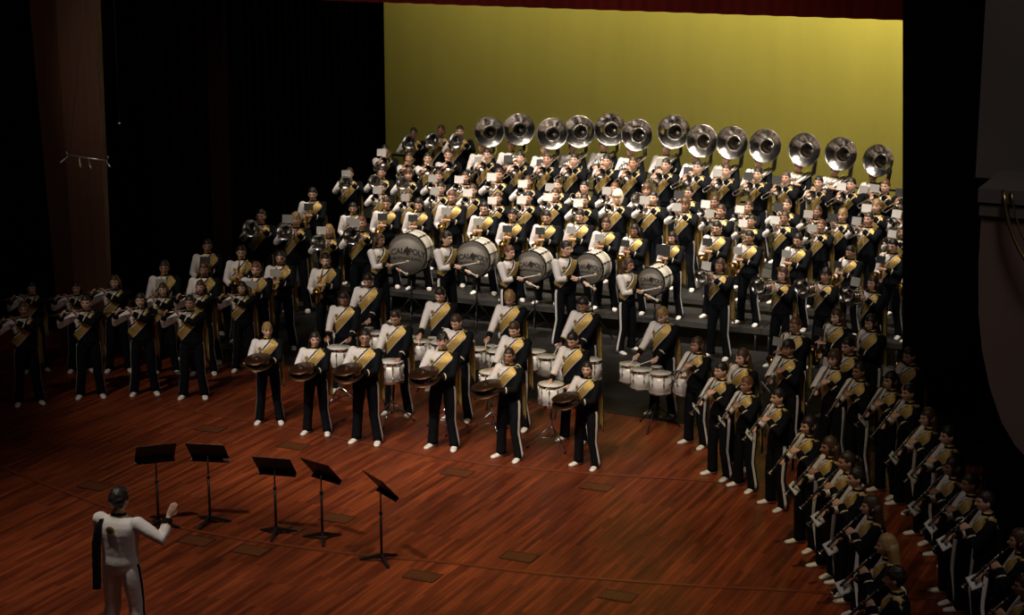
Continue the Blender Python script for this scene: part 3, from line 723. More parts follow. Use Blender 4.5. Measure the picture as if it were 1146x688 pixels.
def sheet(grid, nrm, th, mfn, mats, back=None):
    """closed cloth of thickness th from a grid of points and normals; mfn(i, j) gives the front material, back the other side's"""
    a, b2 = len(grid), len(grid[0]); mb = MB()
    for k in mats: mb.use(k)
    F = [p + n * th for r, rn in zip(grid, nrm) for p, n in zip(r, rn)]; B = [p for r in grid for p in r]
    fs, ms = [], []
    for i in range(a - 1):
        for j in range(b2 - 1):
            q = (i * b2 + j, i * b2 + j + 1, (i + 1) * b2 + j + 1, (i + 1) * b2 + j)
            fs.append(q); ms.append(mfn(i, j)); fs.append(tuple(x + a * b2 for x in reversed(q))); ms.append(mfn(i, j) if back is None else back)
    rim = [(0, j) for j in range(b2)] + [(i, b2 - 1) for i in range(1, a)] + [(a - 1, j) for j in range(b2 - 2, -1, -1)] + [(i, 0) for i in range(a - 2, 0, -1)]
    for k in range(len(rim)):
        i, j = rim[k]; i2, j2 = rim[(k + 1) % len(rim)]; u, v = i * b2 + j, i2 * b2 + j2
        fs.append((u, u + a * b2, v + a * b2, v)); ms.append(mfn(min(i, a - 2), min(j, b2 - 2)))
    mb.add(F + B, fs, ms); return mb

def build_sash():
    G, N = [], []; W2 = (-.068, -.058, -.05, 0, .05, .058, .068)
    for k, y in enumerate((.095, .06, .03, 0, -.03)):       # over the shoulder
        r, rn = [], []
        for w in W2:
            h = BVH.ray_cast(V((.15 - w, y, 1.7)), V((0, 0, -1)))
            r.append(h[0] if h[0] else V((.15 - w, y, 1.38))); rn.append((h[1] if h[1] and h[1].z > 0 else V((0, 0, 1))))
        G.append(r); N.append(rn)
    L = (SR - SL).length
    for k in range(0, 15):
        t = -.0 + (L + .02) * k / 14; c = SL + SU * t; r, rn = [], []
        for w in W2:
            q = c + SN * w; h = BVH.ray_cast(V((q.x, -1, q.y)), V((0, 1, 0)))
            if h[0] is None or h[0].y > .05: h = (V((max(-.22, q.x), .0, q.y)), V((-1, 0, 0)))
            r.append(h[0] + V((0, 0, 0))); rn.append(h[1] if h[1].y <= 0.05 or True else -h[1])
        G.append(r); N.append(rn)
    N = [[n if n.dot(p - V((0, .012, p.z - .1))) > 0 else -n for n, p in zip(rn, r)] for r, rn in zip(G, N)]
    return sheet(G, N, .012, lambda i, j: 1 if j in (0, 5) else 0, ('gold', 'white')).mesh('sash')

def build_cape(inner, outer, L=.78, sx=1):
    G, N = [], []
    for i in range(13):
        v = i / 12; r, rn = [], []
        for j in range(11):
            u = j / 10; sp = .55 + .45 * min(1, v * 3)
            x = .105 + (.155 * sp) * u + .012 * v; y = .140 + .03 * v - .085 * u ** 2 * sp + .012 * math.sin(u * 15 + v * 2) * min(1, v * 3)
            z = 1.452 - .035 * u - L * v - .03 * u * v
            if v < .12: y -= .05 * (1 - v / .12)
            r.append(V((x * sx, y, z))); rn.append(V((.2 * sx, 1, 0)).normalized())
        G.append(r); N.append(rn)
    return sheet(G, N, .008, lambda i, j: 0, (outer, inner), back=1).mesh('cape')

def build_trousers(main, stripe):
    mb = MB().use(main)
    mb.loft([[(rx * math.cos(a), .012 + ry * math.sin(a), z) for a in [2 * PI * j / 24 for j in range(24)]] for z, rx, ry in ((.84, .06, .07), (.88, .16, .112), (.93, .178, .120), (.99, .170, .114), (1.02, .16, .105))])
    mb.use(stripe)
    for s2 in (-1, 1):
        h, k, a = leg_points(s2)
        path = [h + V((0, 0, .05)), h - V((0, 0, .03)), h.lerp(k, .5), k + V((0, 0, .04)), k - V((0, 0, .05)), k.lerp(a, .5), a + V((0, 0, .03)), a + V((0, .0, -.035))]
        n = 24; out = V((s2, -.12, 0)).normalized()
        mb.cur = 0
        # ring angle 0 points outward
        mb.tube(path, [.074, .096, .093, .080, .077, .075, .078, .082], n, up=(s2, -.10, 0), mfn=lambda i, j: 1 if j in (0, n - 1) else 0)
    return mb.mesh('trousers')

def build_shoe(side):
    mb = MB().use('shoe'); a = leg_points(side)[2]; g = R(14) * side; rings = []
    for y, w, h, z in ((.085, .018, .03, .04), (.07, .034, .058, .045), (.03, .038, .085, .05), (-.02, .040, .085, .05), (-.07, .046, .062, .036), (-.13, .050, .046, .027), (-.175, .042, .038, .022), (-.20, .018, .024, .017)):
        ring = []
        for j in range(12):
            t = 2 * PI * j / 12; x = w * math.cos(t); zz = max(.001, z + h * .5 * math.sin(t) * (1.0 if math.sin(t) > 0 else 1.3)) if math.sin(t) > -.2 else .001
            ring.append(V((x * math.cos(g) - y * math.sin(g), x * math.sin(g) + y * math.cos(g), zz)) + V((a.x, a.y, 0)))
        rings.append(ring)
    mb.loft(rings); return mb.mesh('shoe')

def build_hair(style):
    mb = MB().use('hair')
    k0 = {'short': 1.09, 'messy': 1.16, 'curly': 1.24, 'long': 1.11, 'tail': 1.08, 'afro': 1.42}[style]
    amp = {'short': .07, 'messy': .16, 'curly': .08, 'long': .02, 'tail': .01, 'afro': .05}[style]
    n, m = 32, 24; rings = []; line = {'short': .36, 'messy': .26, 'curly': .24, 'long': .34, 'tail': .42, 'afro': .30}[style]
    for i in range(m):
        v = -1 + 2 * (i + .5) / m; row = []
        for j in range(n):
            u = 2 * PI * j / n; au = min(u, 2 * PI - u); p = headpt(u, v) - V((0, 0, 1.622))
            lo = line if au < .80 else (line + (.02 - line) * min(1, (au - .80) / .30))
            if au > 1.72: lo = .02 - .60 * min(1, (au - 1.72) / .3)
            if style in ('long', 'curly', 'afro') and au > 1.15: lo = -.8
            q = p.normalized() * 3; lo += (.10 if style in ('short', 'tail') else .16) * noise.noise(q * 2.6)
            if v > lo: k = k0 + amp * noise.noise(q * (3 if style == 'curly' or style == 'afro' else 1.6)) + (.02 if v > .6 else 0)
            else: k = .88
            if v > lo and v < lo + .5 and style != 'afro': k = 1.015 + (k - 1.015) * ((v - lo) / .5) ** .6 + (.03 * noise.noise(q * 4) if style in ('messy', 'curly') else 0)
            row.append(p * k + V((0, .004, 0)) + V((0, 0, 1.624)))
        rings.append(row)
    mb.loft(rings)
    if style == 'long':
        rings = []
        for z, rx, ry, cy in ((1.66, .078, .05, .05), (1.60, .090, .062, .048), (1.52, .096, .058, .055), (1.44, .10, .05, .075), (1.36, .098, .038, .105), (1.29, .075, .026, .12), (1.26, .04, .012, .122)):
            row = []
            for j in range(24):
                a = 2 * PI * j / 24; x = rx * math.cos(a); y = cy + ry * math.sin(a)
                if math.sin(a) < 0: y = cy + ry * .3 * math.sin(a) - (.055 * abs(math.cos(a)) ** 3 if z > 1.4 else .02 * abs(math.cos(a)) ** 3)
                w = 1 + .05 * math.sin(a * 9 + z * 20); row.append((x * w, y, z))
            rings.append(row)
        mb.loft(rings)
    if style == 'tail':
        mb.ball((0, .105, 1.66), (.032, .03, .034), 12, 8)
        mb.tube([(0, .12, 1.66), (0, .15, 1.62), (0, .145, 1.54), (0, .135, 1.46)], [.02, .026, .024, .008], 8)
    for i, v in enumerate(mb.v): mb.v[i] = tuple(V((0, 0, 1.60)) + (V(v) - V((0, 0, 1.60))) * 1.09 - NECK)
    return mb.mesh('hair')

def build_emblem():
    mb = MB().use('gold'); mb.lathe((0, 0, 0), (0, -1, 0), [(0, .001), (0, .040), (.004, .040), (.004, .032), (.0035, .001)], 24)
    for txt, dx, dz in (('C', -.010, .004), ('P', .010, -.004)):
        t = text_mesh(txt, .044, .0012, 'inkdark'); mb_from_mesh(mb, t, Matrix.Translation((dx, -.0052, dz)) @ Matrix.Rotation(PI / 2, 4, 'X'), 'inkdark'); bpy.data.meshes.remove(t)
    return mb.mesh('emblem', False)

def build_glasses():
    mb = MB().use('black')
    for s2 in (-1, 1):
        c = V((s2 * .032, -.106, 1.630)); mb.tube([c + V((.022 * math.cos(a), 0, .016 * math.sin(a))) for a in [2 * PI * j / 12 for j in range(12)]], .0028, 5, loop=True)
        mb.tube([(s2 * .053, -.104, 1.635), (s2 * .078, -.05, 1.63), (s2 * .082, .01, 1.625)], .0025, 5)
    mb.tube([(-.012, -.108, 1.634), (.012, -.108, 1.634)], .0025, 5)
    for i, v in enumerate(mb.v): mb.v[i] = tuple(V((0, 0, 1.60)) + (V(v) - V((0, 0, 1.60))) * 1.09 - NECK)
    return mb.mesh('glasses')

ME = {}
def cached(key, fn, *a):
    if key not in ME: ME[key] = fn(*a)
    return ME[key]

HAIR = {'s': ('short', (.012, .009, .008), 'short black hair'), 'b': ('short', (.045, .024, .012), 'short brown hair'), 'r': ('short', (.11, .042, .018), 'short reddish hair'), 'y': ('messy', (.26, .16, .06), 'sandy blond hair'),
        'l': ('long', (.014, .009, .008), 'long black hair'), 'n': ('long', (.05, .024, .013), 'long brown hair'), 'g': ('long', (.36, .22, .09), 'long blond hair'), 'p': ('tail', (.022, .013, .009), 'tied-back dark hair'),
        'a': ('afro', (.75, .66, .46), 'big pale curly hair'), 'c': ('curly', (.07, .036, .016), 'curly brown hair'), 'm': ('messy', (.014, .01, .009), 'tousled black hair')}
SKINS = [(.56, .33, .23), (.50, .28, .19), (.62, .38, .28), (.42, .23, .15), (.55, .33, .24), (.30, .15, .09), (.60, .37, .26)]

def make_person(kind, x, y, z, H, hd, hair, label, cat='person', group=None, glasses=False, skin=None):
    root = ob('person', None, None, (x, y, z), R(hd)); k = H / 1.76; w_ = 1.1 if kind == 'conductor' else 1; root.scale = (k * w_, k * w_, k); tag(root, label, cat, group)
    body = ob('body', cached('body_' + kind, build_body, kind), root, color=skin or random.choice(SKINS))
    st, colr, _ = HAIR[hair]; rm = head_rot(kind).to_euler()
    h = ob('hair', cached('hair_' + st, build_hair, st), root, loc=NECK, color=colr); h.rotation_euler = rm
    if glasses: g = ob('glasses', cached('glasses', build_glasses), root, loc=NECK); g.rotation_euler = rm
    cond = kind == 'conductor'
    j = ob('jacket', cached('jacket_' + kind, build_jacket, kind, cond), root)
    if cond:
        e = ob('emblem', cached('emblem', build_emblem), j, loc=(0.0, .158, 1.35)); e.rotation_euler = (0, 0, PI); e.scale = (1.25, 1.25, 1.25)
        ob('cape', build_cape('white', 'navy', .74, 1), root); ob('trousers', build_trousers('white', 'navy'), root)
    else:
        hit = BVH.ray_cast(V((-.115, -1, 1.325)), V((0, 1, 0)))
        e = ob('emblem', cached('emblem', build_emblem), j, loc=(hit[0].x, hit[0].y - .003, hit[0].z)); e.rotation_euler = hit[1].to_track_quat('-Y', 'Z').to_euler()
        ob('sash', cached('sash', build_sash), root); ob('cape', cached('cape', build_cape, 'gold', 'navy'), root)
        ob('trousers', cached('trousers', build_trousers, 'navy', 'white'), root)
    for s2 in (-1, 1): ob('shoe', cached('shoe%d' % s2, build_shoe, s2), root)
    return root

# ---------------------------------------------------------------- instruments, in the player's own frame
MOUTH = V((0, -.118, 1.553))
def folder_mb(c, w, h, tilt, yaw=0):
    rot = Matrix.Rotation(R(yaw), 3, 'Z') @ Matrix.Rotation(R(tilt), 3, 'X'); mb = MB().use('folder'); c = V(c)
    mb.box(c, (w, .006, h), rot); mb.use('page'); mb.box(c + rot @ V((0, .005, .003)), (w * .9, .003, h * .88), rot)
    mb.use('black'); mb.tube([c + rot @ V((0, -.005, -h * .45)), c + rot @ V((0, -.01, -h * .45 - .07))], .004, 5); return mb

def i_flute():
    d = V((-1, -.12, -.13)).normalized(); p0 = MOUTH + V((.06, -.008, .002))
    a = MB().use('silver'); a.tube([p0, p0 + d * .68], .0135, 10); a.tube([p0 + d * .19, p0 + d * .22], .0145, 10)
    b = MB().use('silver')
    for k in range(12): q = p0 + d * (.26 + .028 * k) + V((0, -.004, .013)); b.lathe(q, (0, 0, 1), [(0, .001), (0, .009), (.004, .009), (.004, .001)], 10)
    b.tube([p0 + d * .24 + V((0, .012, .008)), p0 + d * .62 + V((0, .012, .008))], .003, 5)
    c = MB().use('silver'); c.lathe(p0 + d * .065 + V((0, 0, .009)), (0, 0, 1), [(0, .012), (.004, .014), (.006, .010), (.002, .005)], 12)
    return a, [('keys', b), ('lip_plate', c)]
def i_clarinet():
    d = V((-.02, -.66, -.75)).normalized(); p0 = MOUTH + V((0, -.0, -.002))
    a = MB().use('blackwood'); P = [p0, p0 + d * .05, p0 + d * .09, p0 + d * .30, p0 + d * .55, p0 + d * .60, p0 + d * .635, p0 + d * .655]
    a.tube(P, [.006, .010, .015, .0145, .0155, .020, .030, .036], 12)
    b = MB().use('silver')
    for k in (.09, .31, .55, .655): b.tube([p0 + d * (k - .004), p0 + d * (k + .004)], .0385 if k > .6 else .0172, 12)
    for k in range(9): q = p0 + d * (.14 + .045 * k); b.lathe(q + V((0, -.014, .009)), (0, -.7, .6), [(0, .001), (0, .0085), (.004, .0085), (.004, .001)], 8)
    b.tube([p0 + d * .13 + V((.013, -.008, .006)), p0 + d * .52 + V((.013, -.008, .006))], .003, 5); b.tube([p0 + d * .34 + V((-.014, -.006, .004)), p0 + d * .56 + V((-.014, -.006, .004))], .003, 5)
    return a, [('keys', b)]
def i_sax():
    a = MB().use('brass')
    P = [MOUTH + V((0, -.03, .01)), MOUTH + V((-.005, -.09, .02)), V((-.02, -.26, 1.52)), V((-.035, -.27, 1.44)), V((-.07, -.27, 1.20)), V((-.11, -.27, 1.00)), V((-.12, -.285, .94)), V((-.125, -.33, .905)), V((-.12, -.375, .93)), V((-.115, -.395, 1.0)), V((-.105, -.415, 1.08)), V((-.10, -.435, 1.15)), V((-.097, -.45, 1.185))]
    a.tube(P, [.007, .010, .012, .014, .022, .031, .034, .036, .038, .042, .048, .060, .074], 14, caps=False)
    a.tube([V((-.097, -.449, 1.183)), V((-.100, -.435, 1.15)), V((-.105, -.415, 1.08)), V((-.115, -.395, 1.0))], [.073, .057, .045, .036], 14)
    b = MB().use('brass')
    for k in range(9):
        t = k / 8; q = V((-.04, -.29, 1.42)).lerp(V((-.11, -.305, 1.0)), t); b.lathe(q, (0, -1, 0), [(0, .001), (0, .012 + .010 * t), (.008, .012 + .010 * t), (.008, .001)], 10)
    b.tube([(-.02, -.285, 1.42), (-.085, -.29, 1.0)], .004, 5); b.tube([(-.055, -.29, 1.42), (-.135, -.29, 1.02)], .004, 5)
    b.ball((-.14, -.42, 1.05), (.024, .014, .024), 8, 6)
    m = MB().use('blackwood'); m.tube([MOUTH + V((0, .012, -.002)), MOUTH + V((0, -.02, .006)), MOUTH + V((0, -.06, .015))], [.006, .012, .012], 10)
    return a, [('keys', b), ('mouthpiece', m)]
def horn(L, bellr, tr, drop, key='silver', valves=True, loopw=.055):
    a = MB().use(key); m = MOUTH + V((0, -.01, 0)); y0 = m.y; z = m.z
    # lead pipe out and back, then the bell tube
    f = V((loopw * .4, y0 - L * .78, z - .01)); lo = z - drop
    a.tube([m, V((.0, y0 - L * .3, z)), V((.01, y0 - L * .70, z)), V((.01, y0 - L * .76, z - drop * .25)), V((.01, y0 - L * .76, z - drop * .75)), V((.01, y0 - L * .70, lo)), V((.01, y0 - L * .30, lo))], tr * .8, 8)
    bx = -.02
    a.tube([V((bx, y0 - L * .55, lo)), V((bx, y0 - L * .22, lo)), V((bx, y0 - L * .16, lo + drop * .25)), V((bx, y0 - L * .16, z - drop * .25)), V((bx, y0 - L * .22, z))], tr, 8)
    prof = [(0, tr)] + [(L * .78 * t, tr + (bellr - tr) * (.10 * t + .90 * t ** (5.0 if bellr < .1 else 3.2))) for t in (.3, .5, .65, .78, .88, .95, 1)]
    prof += [(d, max(.004, r * .94 - .003)) for d, r in reversed(prof[1:])]
    bell = MB().use('bell_in'); bell.lathe((bx, y0 - L * .22, z), (0, -1, 0), prof, 28)
    bell.tube([V((bx + bellr * math.cos(2 * PI * j / 24), y0 - L, z + bellr * math.sin(2 * PI * j / 24))) for j in range(24)], .004, 6, loop=True)
    v = MB().use(key)
    for k in range(3):
        y = y0 - L * (.36 + .085 * k); v.tube([(-.006, y, lo - .03), (-.006, y, z + .02)], tr * 1.35, 10); v.tube([(-.006, y, z + .02), (-.006, y, z + .05)], tr * .4, 6); v.tube([(-.006, y, z + .05), (-.006, y, z + .056)], tr * 1.1, 8)
    mp = MB().use('silver'); mp.lathe(m + V((0, .008, 0)), (0, -1, 0), [(0, .013), (.012, .012), (.03, .006), (.06, .005)], 12)
    return a, [('bell', bell), ('valves', v), ('mouthpiece', mp)]
def i_trumpet(): return horn(.50, .064, .0095, .10)
def i_mellophone(): return horn(.46, .13, .011, .13)
def i_baritone(): return horn(.56, .15, .016, .19)
def i_trombone():
    a = MB().use('silver'); m = MOUTH + V((0, -.01, 0)); d = V((-.10, -.95, -.16)).normalized(); x = V((.04, 0, -.05))
    a.tube([m, m + d * .62], .007, 8); a.tube([m + x + d * .1, m + x + d * .62], .007, 8)
    s = MB().use('silver'); e = m + d * .86
    s.tube([m + d * .22, m + d * .84, e + x * .2, e + x * .8, m + x + d * .84, m + x + d * .22], .009, 8); s.tube([m + d * .26, m + x + d * .26], .006, 6)
    bell = MB().use('bell_in'); o = m + V((.11, -.02, .02))
    prof = [(0, .010), (.15, .016), (.28, .028), (.36, .045), (.42, .072), (.455, .105), (.453, .100), (.41, .064), (.34, .036), (.2, .015)]
    bell.lathe(o, d, prof, 24)
    bell.use('silver').tube([o, o - d * .12, o - d * .22 + V((-.03, 0, 0)), o - d * .22 + V((-.08, 0, -.04)), m + x - d * .1 + V((.02, 0, 0)), m + x + d * .12], .0095, 8)
    mp = MB().use('silver'); mp.lathe(m + V((0, .008, 0)), (0, -1, 0), [(0, .014), (.014, .013), (.035, .006), (.07, .006)], 12)
    return a, [('slide', s), ('bell', bell), ('mouthpiece', mp)]
def i_sousaphone():
    BC = V((.19, -.20, 1.985)); ax = V((.07, -1, .16)).normalized()
    bell = MB().use('bell_in')
    prof = [(-.50, .085), (-.36, .10), (-.24, .115), (-.15, .135), (-.09, .168), (-.05, .22), (-.022, .275), (-.004, .312), (0, .325), (.004, .322), (-.004, .305), (-.028, .262), (-.056, .210), (-.085, .165), (-.098, .150), (-.112, .132), (-.20, .112), (-.36, .095), (-.495, .080)]
    bell.lathe(BC, ax, prof, 40)
    x = ax.orthogonal().normalized(); y = ax.cross(x)
    bell.use('throat_shade').lathe(BC, ax, [(-.200, .108), (-.21, .1065), (-.36, .091), (-.49, .076), (-.49, .001)], 32); bell.use('bell_in')
    bell.tube([BC + x * (.324 * math.cos(2 * PI * j / 40)) + y * (.324 * math.sin(2 * PI * j / 40)) for j in range(40)], .006, 6, loop=True)
    bell.tube([BC - ax * .095 + x * (.150 * math.cos(2 * PI * j / 32)) + y * (.150 * math.sin(2 * PI * j / 32)) for j in range(32)], .006, 6, loop=True)
    a = MB().use('silver'); q = BC - ax * .48
    a.tube([q + ax * .03, q - ax * .06, q - ax * .12 + V((.0, .02, -.06)), V((.24, .24, 1.70)), V((.27, .10, 1.50)), V((.20, -.10, 1.44)), V((.0, -.24, 1.27)), V((-.22, -.22, 1.06)), V((-.33, -.02, .95)), V((-.26, .18, 1.0)), V((-.04, .24, 1.18)), V((.16, .20, 1.42)), V((.18, .05, 1.52)), V((.12, -.14, 1.47)), V((-.02, -.26, 1.36))],
           [.084, .078, .066, .052, .050, .048, .046, .044, .042, .038, .034, .03, .026, .024, .02], 12)
    a.tube([V((-.02, -.26, 1.36)), V((-.06, -.27, 1.44)), V((-.02, -.20, 1.54)), MOUTH + V((0, -.01, 0))], [.016, .013, .010, .008], 8)
    v = MB().use('silver')
    for k in range(3): v.tube([(-.10 + .045 * k, -.32, 1.20 + .02 * k), (-.10 + .045 * k, -.26, 1.38 + .02 * k)], .017, 10)
    v.tube([(-.13, -.30, 1.28), (.03, -.30, 1.33)], .010, 8); v.tube(arc((-.11, -.31, 1.2), (-.18, -.30, 1.25), (-.12, -.28, 1.36)), .009, 8)
    mp = MB().use('silver'); mp.lathe(MOUTH + V((0, -.002, 0)), (0, -1, 0), [(0, .017), (.016, .016), (.04, .007), (.06, .007)], 12)
    return a, [('bell', bell), ('valves', v), ('mouthpiece', mp)]
def i_cymbal(upper):
    c, n = (V((-.13, -.40, 1.235)), V((-.12, -.20, 1)).normalized()) if upper else (V((-.10, -.43, 1.150)), V((-.02, -.32, 1)).normalized())
    a = MB().use('cymbal'); s = 1 if upper else -1
    a.lathe(c, n * s, [(.045, .001), (.043, .022), (.028, .045), (.016, .055), (.008, .14), (0, .23), (-.002, .23), (.005, .14), (.012, .055), (.024, .043), (.040, .018), (.041, .001)], 40)
    b = MB().use('black'); b.tube([c + n * s * .045, c + n * s * .06, c + n * s * .05 + V((.03, .02, 0)), c + n * s * .045], .008, 6); b.lathe(c, n * s, [(.044, .001), (.044, .03), (.050, .03), (.050, .001)], 14)
    return a, [('leather_strap', b)]

FOLD = {'sax': ((-.02, -.40, 1.44), .18, .13, -8), 'trumpet': ((-.02, -.40, 1.655), .185, .145, -12), 'mellophone': ((-.02, -.42, 1.70), .185, .145, -12), 'baritone': ((-.02, -.44, 1.725), .185, .145, -12),
        'trombone': ((.0, -.46, 1.66), .185, .145, -12), 'clarinet': ((-.04, -.44, 1.12), .21, .15, 40), 'sousaphone': ((-.02, -.36, 1.40), .185, .145, -15)}
FCOL = {'g': (.27, .265, .25), 'w': (.5, .49, .47), 'k': (.02, .02, .02), 'K': (.012, .012, .012)}
BUILD = {'flute': i_flute, 'clarinet': i_clarinet, 'sax': i_sax, 'trumpet': i_trumpet, 'mellophone': i_mellophone, 'baritone': i_baritone, 'trombone': i_trombone, 'sousaphone': i_sousaphone}
LOOK = {'flute': 'silver flute', 'clarinet': 'black clarinet', 'sax': 'brass saxophone', 'trumpet': 'silver trumpet', 'mellophone': 'silver mellophone', 'baritone': 'baritone horn', 'trombone': 'silver trombone', 'sousaphone': 'silver sousaphone'}
FULL = {'sax': 'saxophone', 'baritone': 'baritone_horn'}

def inst_meshes(kind):
    a, parts = BUILD[kind](); k = FULL.get(kind, kind)
    return a.mesh(k), [(n, p.mesh(n)) for n, p in parts]
def make_instrument(kind, person, fold, label, group):
    main, parts = cached('inst_' + kind, inst_meshes, kind)
    o = ob(FULL.get(kind, kind), main); o.location = person.location; o.rotation_euler = person.rotation_euler; o.scale = person.scale
    tag(o, label, FULL.get(kind, kind).replace('_', ' '), group)
    for n, me in parts: ob(n, me, o)
    if fold:
        wide = fold == 'K'; c, w, h, t = FOLD[kind]
        if wide: w, h = .30, .22
        fm = cached('fold_%s%d' % (kind, wide), lambda: folder_mb(c, w, h, t, -38 if kind == 'clarinet' else 0).mesh('music_folder', False)); f = ob('music_folder', fm, o, color=FCOL[fold])
    return o

# ---------------------------------------------------------------- the band
ROWN = {'FR': 'front flute row', 'FS': 'rear flute row', 'FX': 'group behind the flutes', 'CY': 'cymbal line', 'SN': 'snare line', 'TN': 'tenor drum line', 'BD': 'bass drum line',
        'HL': 'left floor brass row', 'HR': 'right floor brass row', 'RA': 'lowest riser row', 'RB': 'second riser row', 'RC': 'third riser row', 'RD': 'trombone riser row',
        'RE': 'top corner brass trio', 'RS': 'sousaphone row', 'IC': 'inner clarinet arc', 'OC': 'outer clarinet arc', 'MC': 'dim right woodwind group'}
NICE = {'cymbal': 'a pair of cymbals', 'snare': 'a snare drum', 'tenor': 'a set of tenor drums', 'bass': 'a bass drum', 'sax': 'a saxophone', 'baritone': 'a baritone horn', 'flute': 'a flute', 'clarinet': 'a clarinet', 'trumpet': 'a trumpet', 'mellophone': 'a mellophone', 'trombone': 'a trombone', 'sousaphone': 'a sousaphone'}
cnt = {}
tot = {}
for r in PEOPLE: tot[r[0]] = tot.get(r[0], 0) + 1
for row, kind, x, y, z, H, hd, hair, fold in PEOPLE:
    i = cnt.get(row, 0); cnt[row] = i + 1; o_ = ORD[i] if i < tot[row] - 1 else 'last'
    random.seed(hash((round(x * 100), round(y * 100))) & 65535)
    hl = HAIR[hair][2]
    ins = NICE[kind][2:] if kind != 'cymbal' else 'cymbals'
    who = {'cymbals': 'cymbal', 'set of tenor drums': 'tenor drum', 'baritone horn': 'baritone'}.get(ins, ins)
    lab = '%s player with %s, %s from the left in the %s' % (who, hl, o_, ROWN[row]) if o_ != 'last' else '%s player with %s, rightmost in the %s' % (who, hl, ROWN[row])
    skin = None
    gl = (row, i) in (('CY', 2), ('FX', 5), ('MC', 0), ('RC', 11))
    p = make_person(kind, x, y, z, H, hd, hair, lab, 'person', 'band members in the ' + ROWN[row], gl)
    pos = ('%s from the left' % o_) if o_ != 'last' else 'rightmost'; pos2 = ('%s player from the left' % o_) if o_ != 'last' else 'rightmost player'
    if kind in BUILD:
        make_instrument(kind, p, fold, '%s%s, %s in the %s' % (LOOK[kind], {'': '', 'g': ' with grey folder', 'w': ' with pale folder', 'k': ' with black folder', 'K': ' with large black folder'}[fold], pos2, ROWN[row]), '%s in the %s' % (FULL.get(kind, kind).replace('_', ' ') + 's', ROWN[row]))
    elif kind == 'cymbal':
        for up in (True, False):
            key = 'cym%d' % up
            main, parts = cached(key, lambda: (lambda t: (t[0].mesh('cymbal'), [(n, q.mesh(n)) for n, q in t[1]]))(i_cymbal(up)))
            o = ob('cymbal', main); o.location = p.location; o.rotation_euler = p.rotation_euler; o.scale = p.scale
            tag(o, '%s dark bronze cymbal held by the %s in the cymbal line' % ('upper' if up else 'lower', pos2), 'cymbal', 'hand cymbals')
            for n, me in parts: ob(n, me, o)
    elif kind in ('snare', 'tenor', 'bass'):
        for s2 in (-1, 1):
            P = POSES[kind]; w = arm_points(kind, s2)[2]; d = V(P[4] if s2 < 0 else P[5]).normalized(); g = w + d * .09
            def stick():
                mb = MB().use('stick'); tip = V((g.x * .35 - (.05 if kind == 'tenor' else 0), g.y - .32, g.z - .045)) if kind != 'bass' else V((.06, -.70, 1.30))
                if kind == 'bass' and s2 > 0: tip = g + V((.0, -.20, -.05))
                dd = (tip - g).normalized(); mb.tube([g - dd * .09, g, g + dd * .2, tip], [.008, .009, .008, .006], 8)
                if kind == 'snare': mb.ball(tip, .008, 8, 6)
                else: mb.use('felt').ball(tip, .030 if kind == 'bass' else .018, 10, 7)
                return mb.mesh('drumstick' if kind != 'bass' else 'mallet')
            o = ob('mallet' if kind == 'bass' else 'drumstick', cached('st%s%d' % (kind, s2), stick)); o.location = p.location; o.rotation_euler = p.rotation_euler; o.scale = p.scale
            tag(o, '%s in the %s hand of the %s drummer, %s' % ({'snare': 'white drumstick', 'tenor': 'white tenor mallet', 'bass': 'felt bass mallet'}[kind], 'right' if s2 < 0 else 'left', kind, pos), 'mallet' if kind == 'bass' else 'drumstick', 'drumsticks and mallets of the %s drummers' % kind)

# conductor
cp = make_person('conductor', CONDUCTOR[0], CONDUCTOR[1], 0, 1.80, 183, 'm', 'conductor in white uniform with black shoulder drape, seen from behind with one arm raised', 'person', None, False, (.58, .35, .25))

# ---------------------------------------------------------------- drums
def drum_shell(mb, c, ax, r, L, n=32, lugs=8, shell='whiteshell', hoop='chrome', head='whitehead'):
    c, ax = V(c), V(ax).normalized(); mb.use(shell).lathe(c, ax, [(0, r * .97), (0, r), (L, r), (L, r * .97)], n)
    x = ax.orthogonal().normalized(); y = ax.cross(x)
    if abs(ax.z) < .9: x = V((0, 0, 1)); y = ax.cross(x)
    return x, y
def head_part(name, c, ax, r, key, parent):
    mb = MB().use(key); mb.lathe(c, ax, [(-.004, .001), (-.004, r), (.004, r), (.006, .001)], 36); return mb.build(name, parent)
def hoop_part(name, c, ax, r, w, key, parent):
    mb = MB().use(key); mb.lathe(c, ax, [(-w / 2, r), (-w / 2, r + .012), (w / 2, r + .012), (w / 2, r), (-w / 2, r)], 36); return mb.build(name, parent, False)
def lug_part(c, d, ax, L, key, parent, sc=1.0):
    mb = MB().use(key); c, d, ax = V(c), V(d), V(ax)
    for t in (.22, .78): mb.tube([c + ax * (L * (t - .1)), c + ax * (L * (t + .1))], .012 * sc, 6)
    mb.tube([c, c + ax * L], .0045 * sc, 5)
    for t in (0, 1): mb.ball(c + ax * (L * t), .010 * sc, 6, 5)
    return mb.build('lug', parent)
def tripod(parent, x, y, h, r, key='chrome', th=.011, name='stand_leg', rot=0):
    mb = MB().use(key); mb.tube([(x, y, .14), (x, y, h)], th * 1.3, 8); mb.tube([(x, y, h * .45), (x, y, h * .45 + .04)], th * 2, 8); mb.build('stand_pole', parent)
    for k in range(3):
        a = R(rot + 120 * k); c, s2 = math.cos(a) * r, math.sin(a) * r; mb = MB().use(key)
        mb.tube([(x, y, h * .55), (x + c, y + s2, .015)], th, 6); mb.tube([(x, y, .16), (x + c * .55, y + s2 * .55, h * .25)], th * .7, 6); mb.use('black').ball((x + c, y + s2, .016), th * 1.6, 6, 5); mb.build(name, parent)

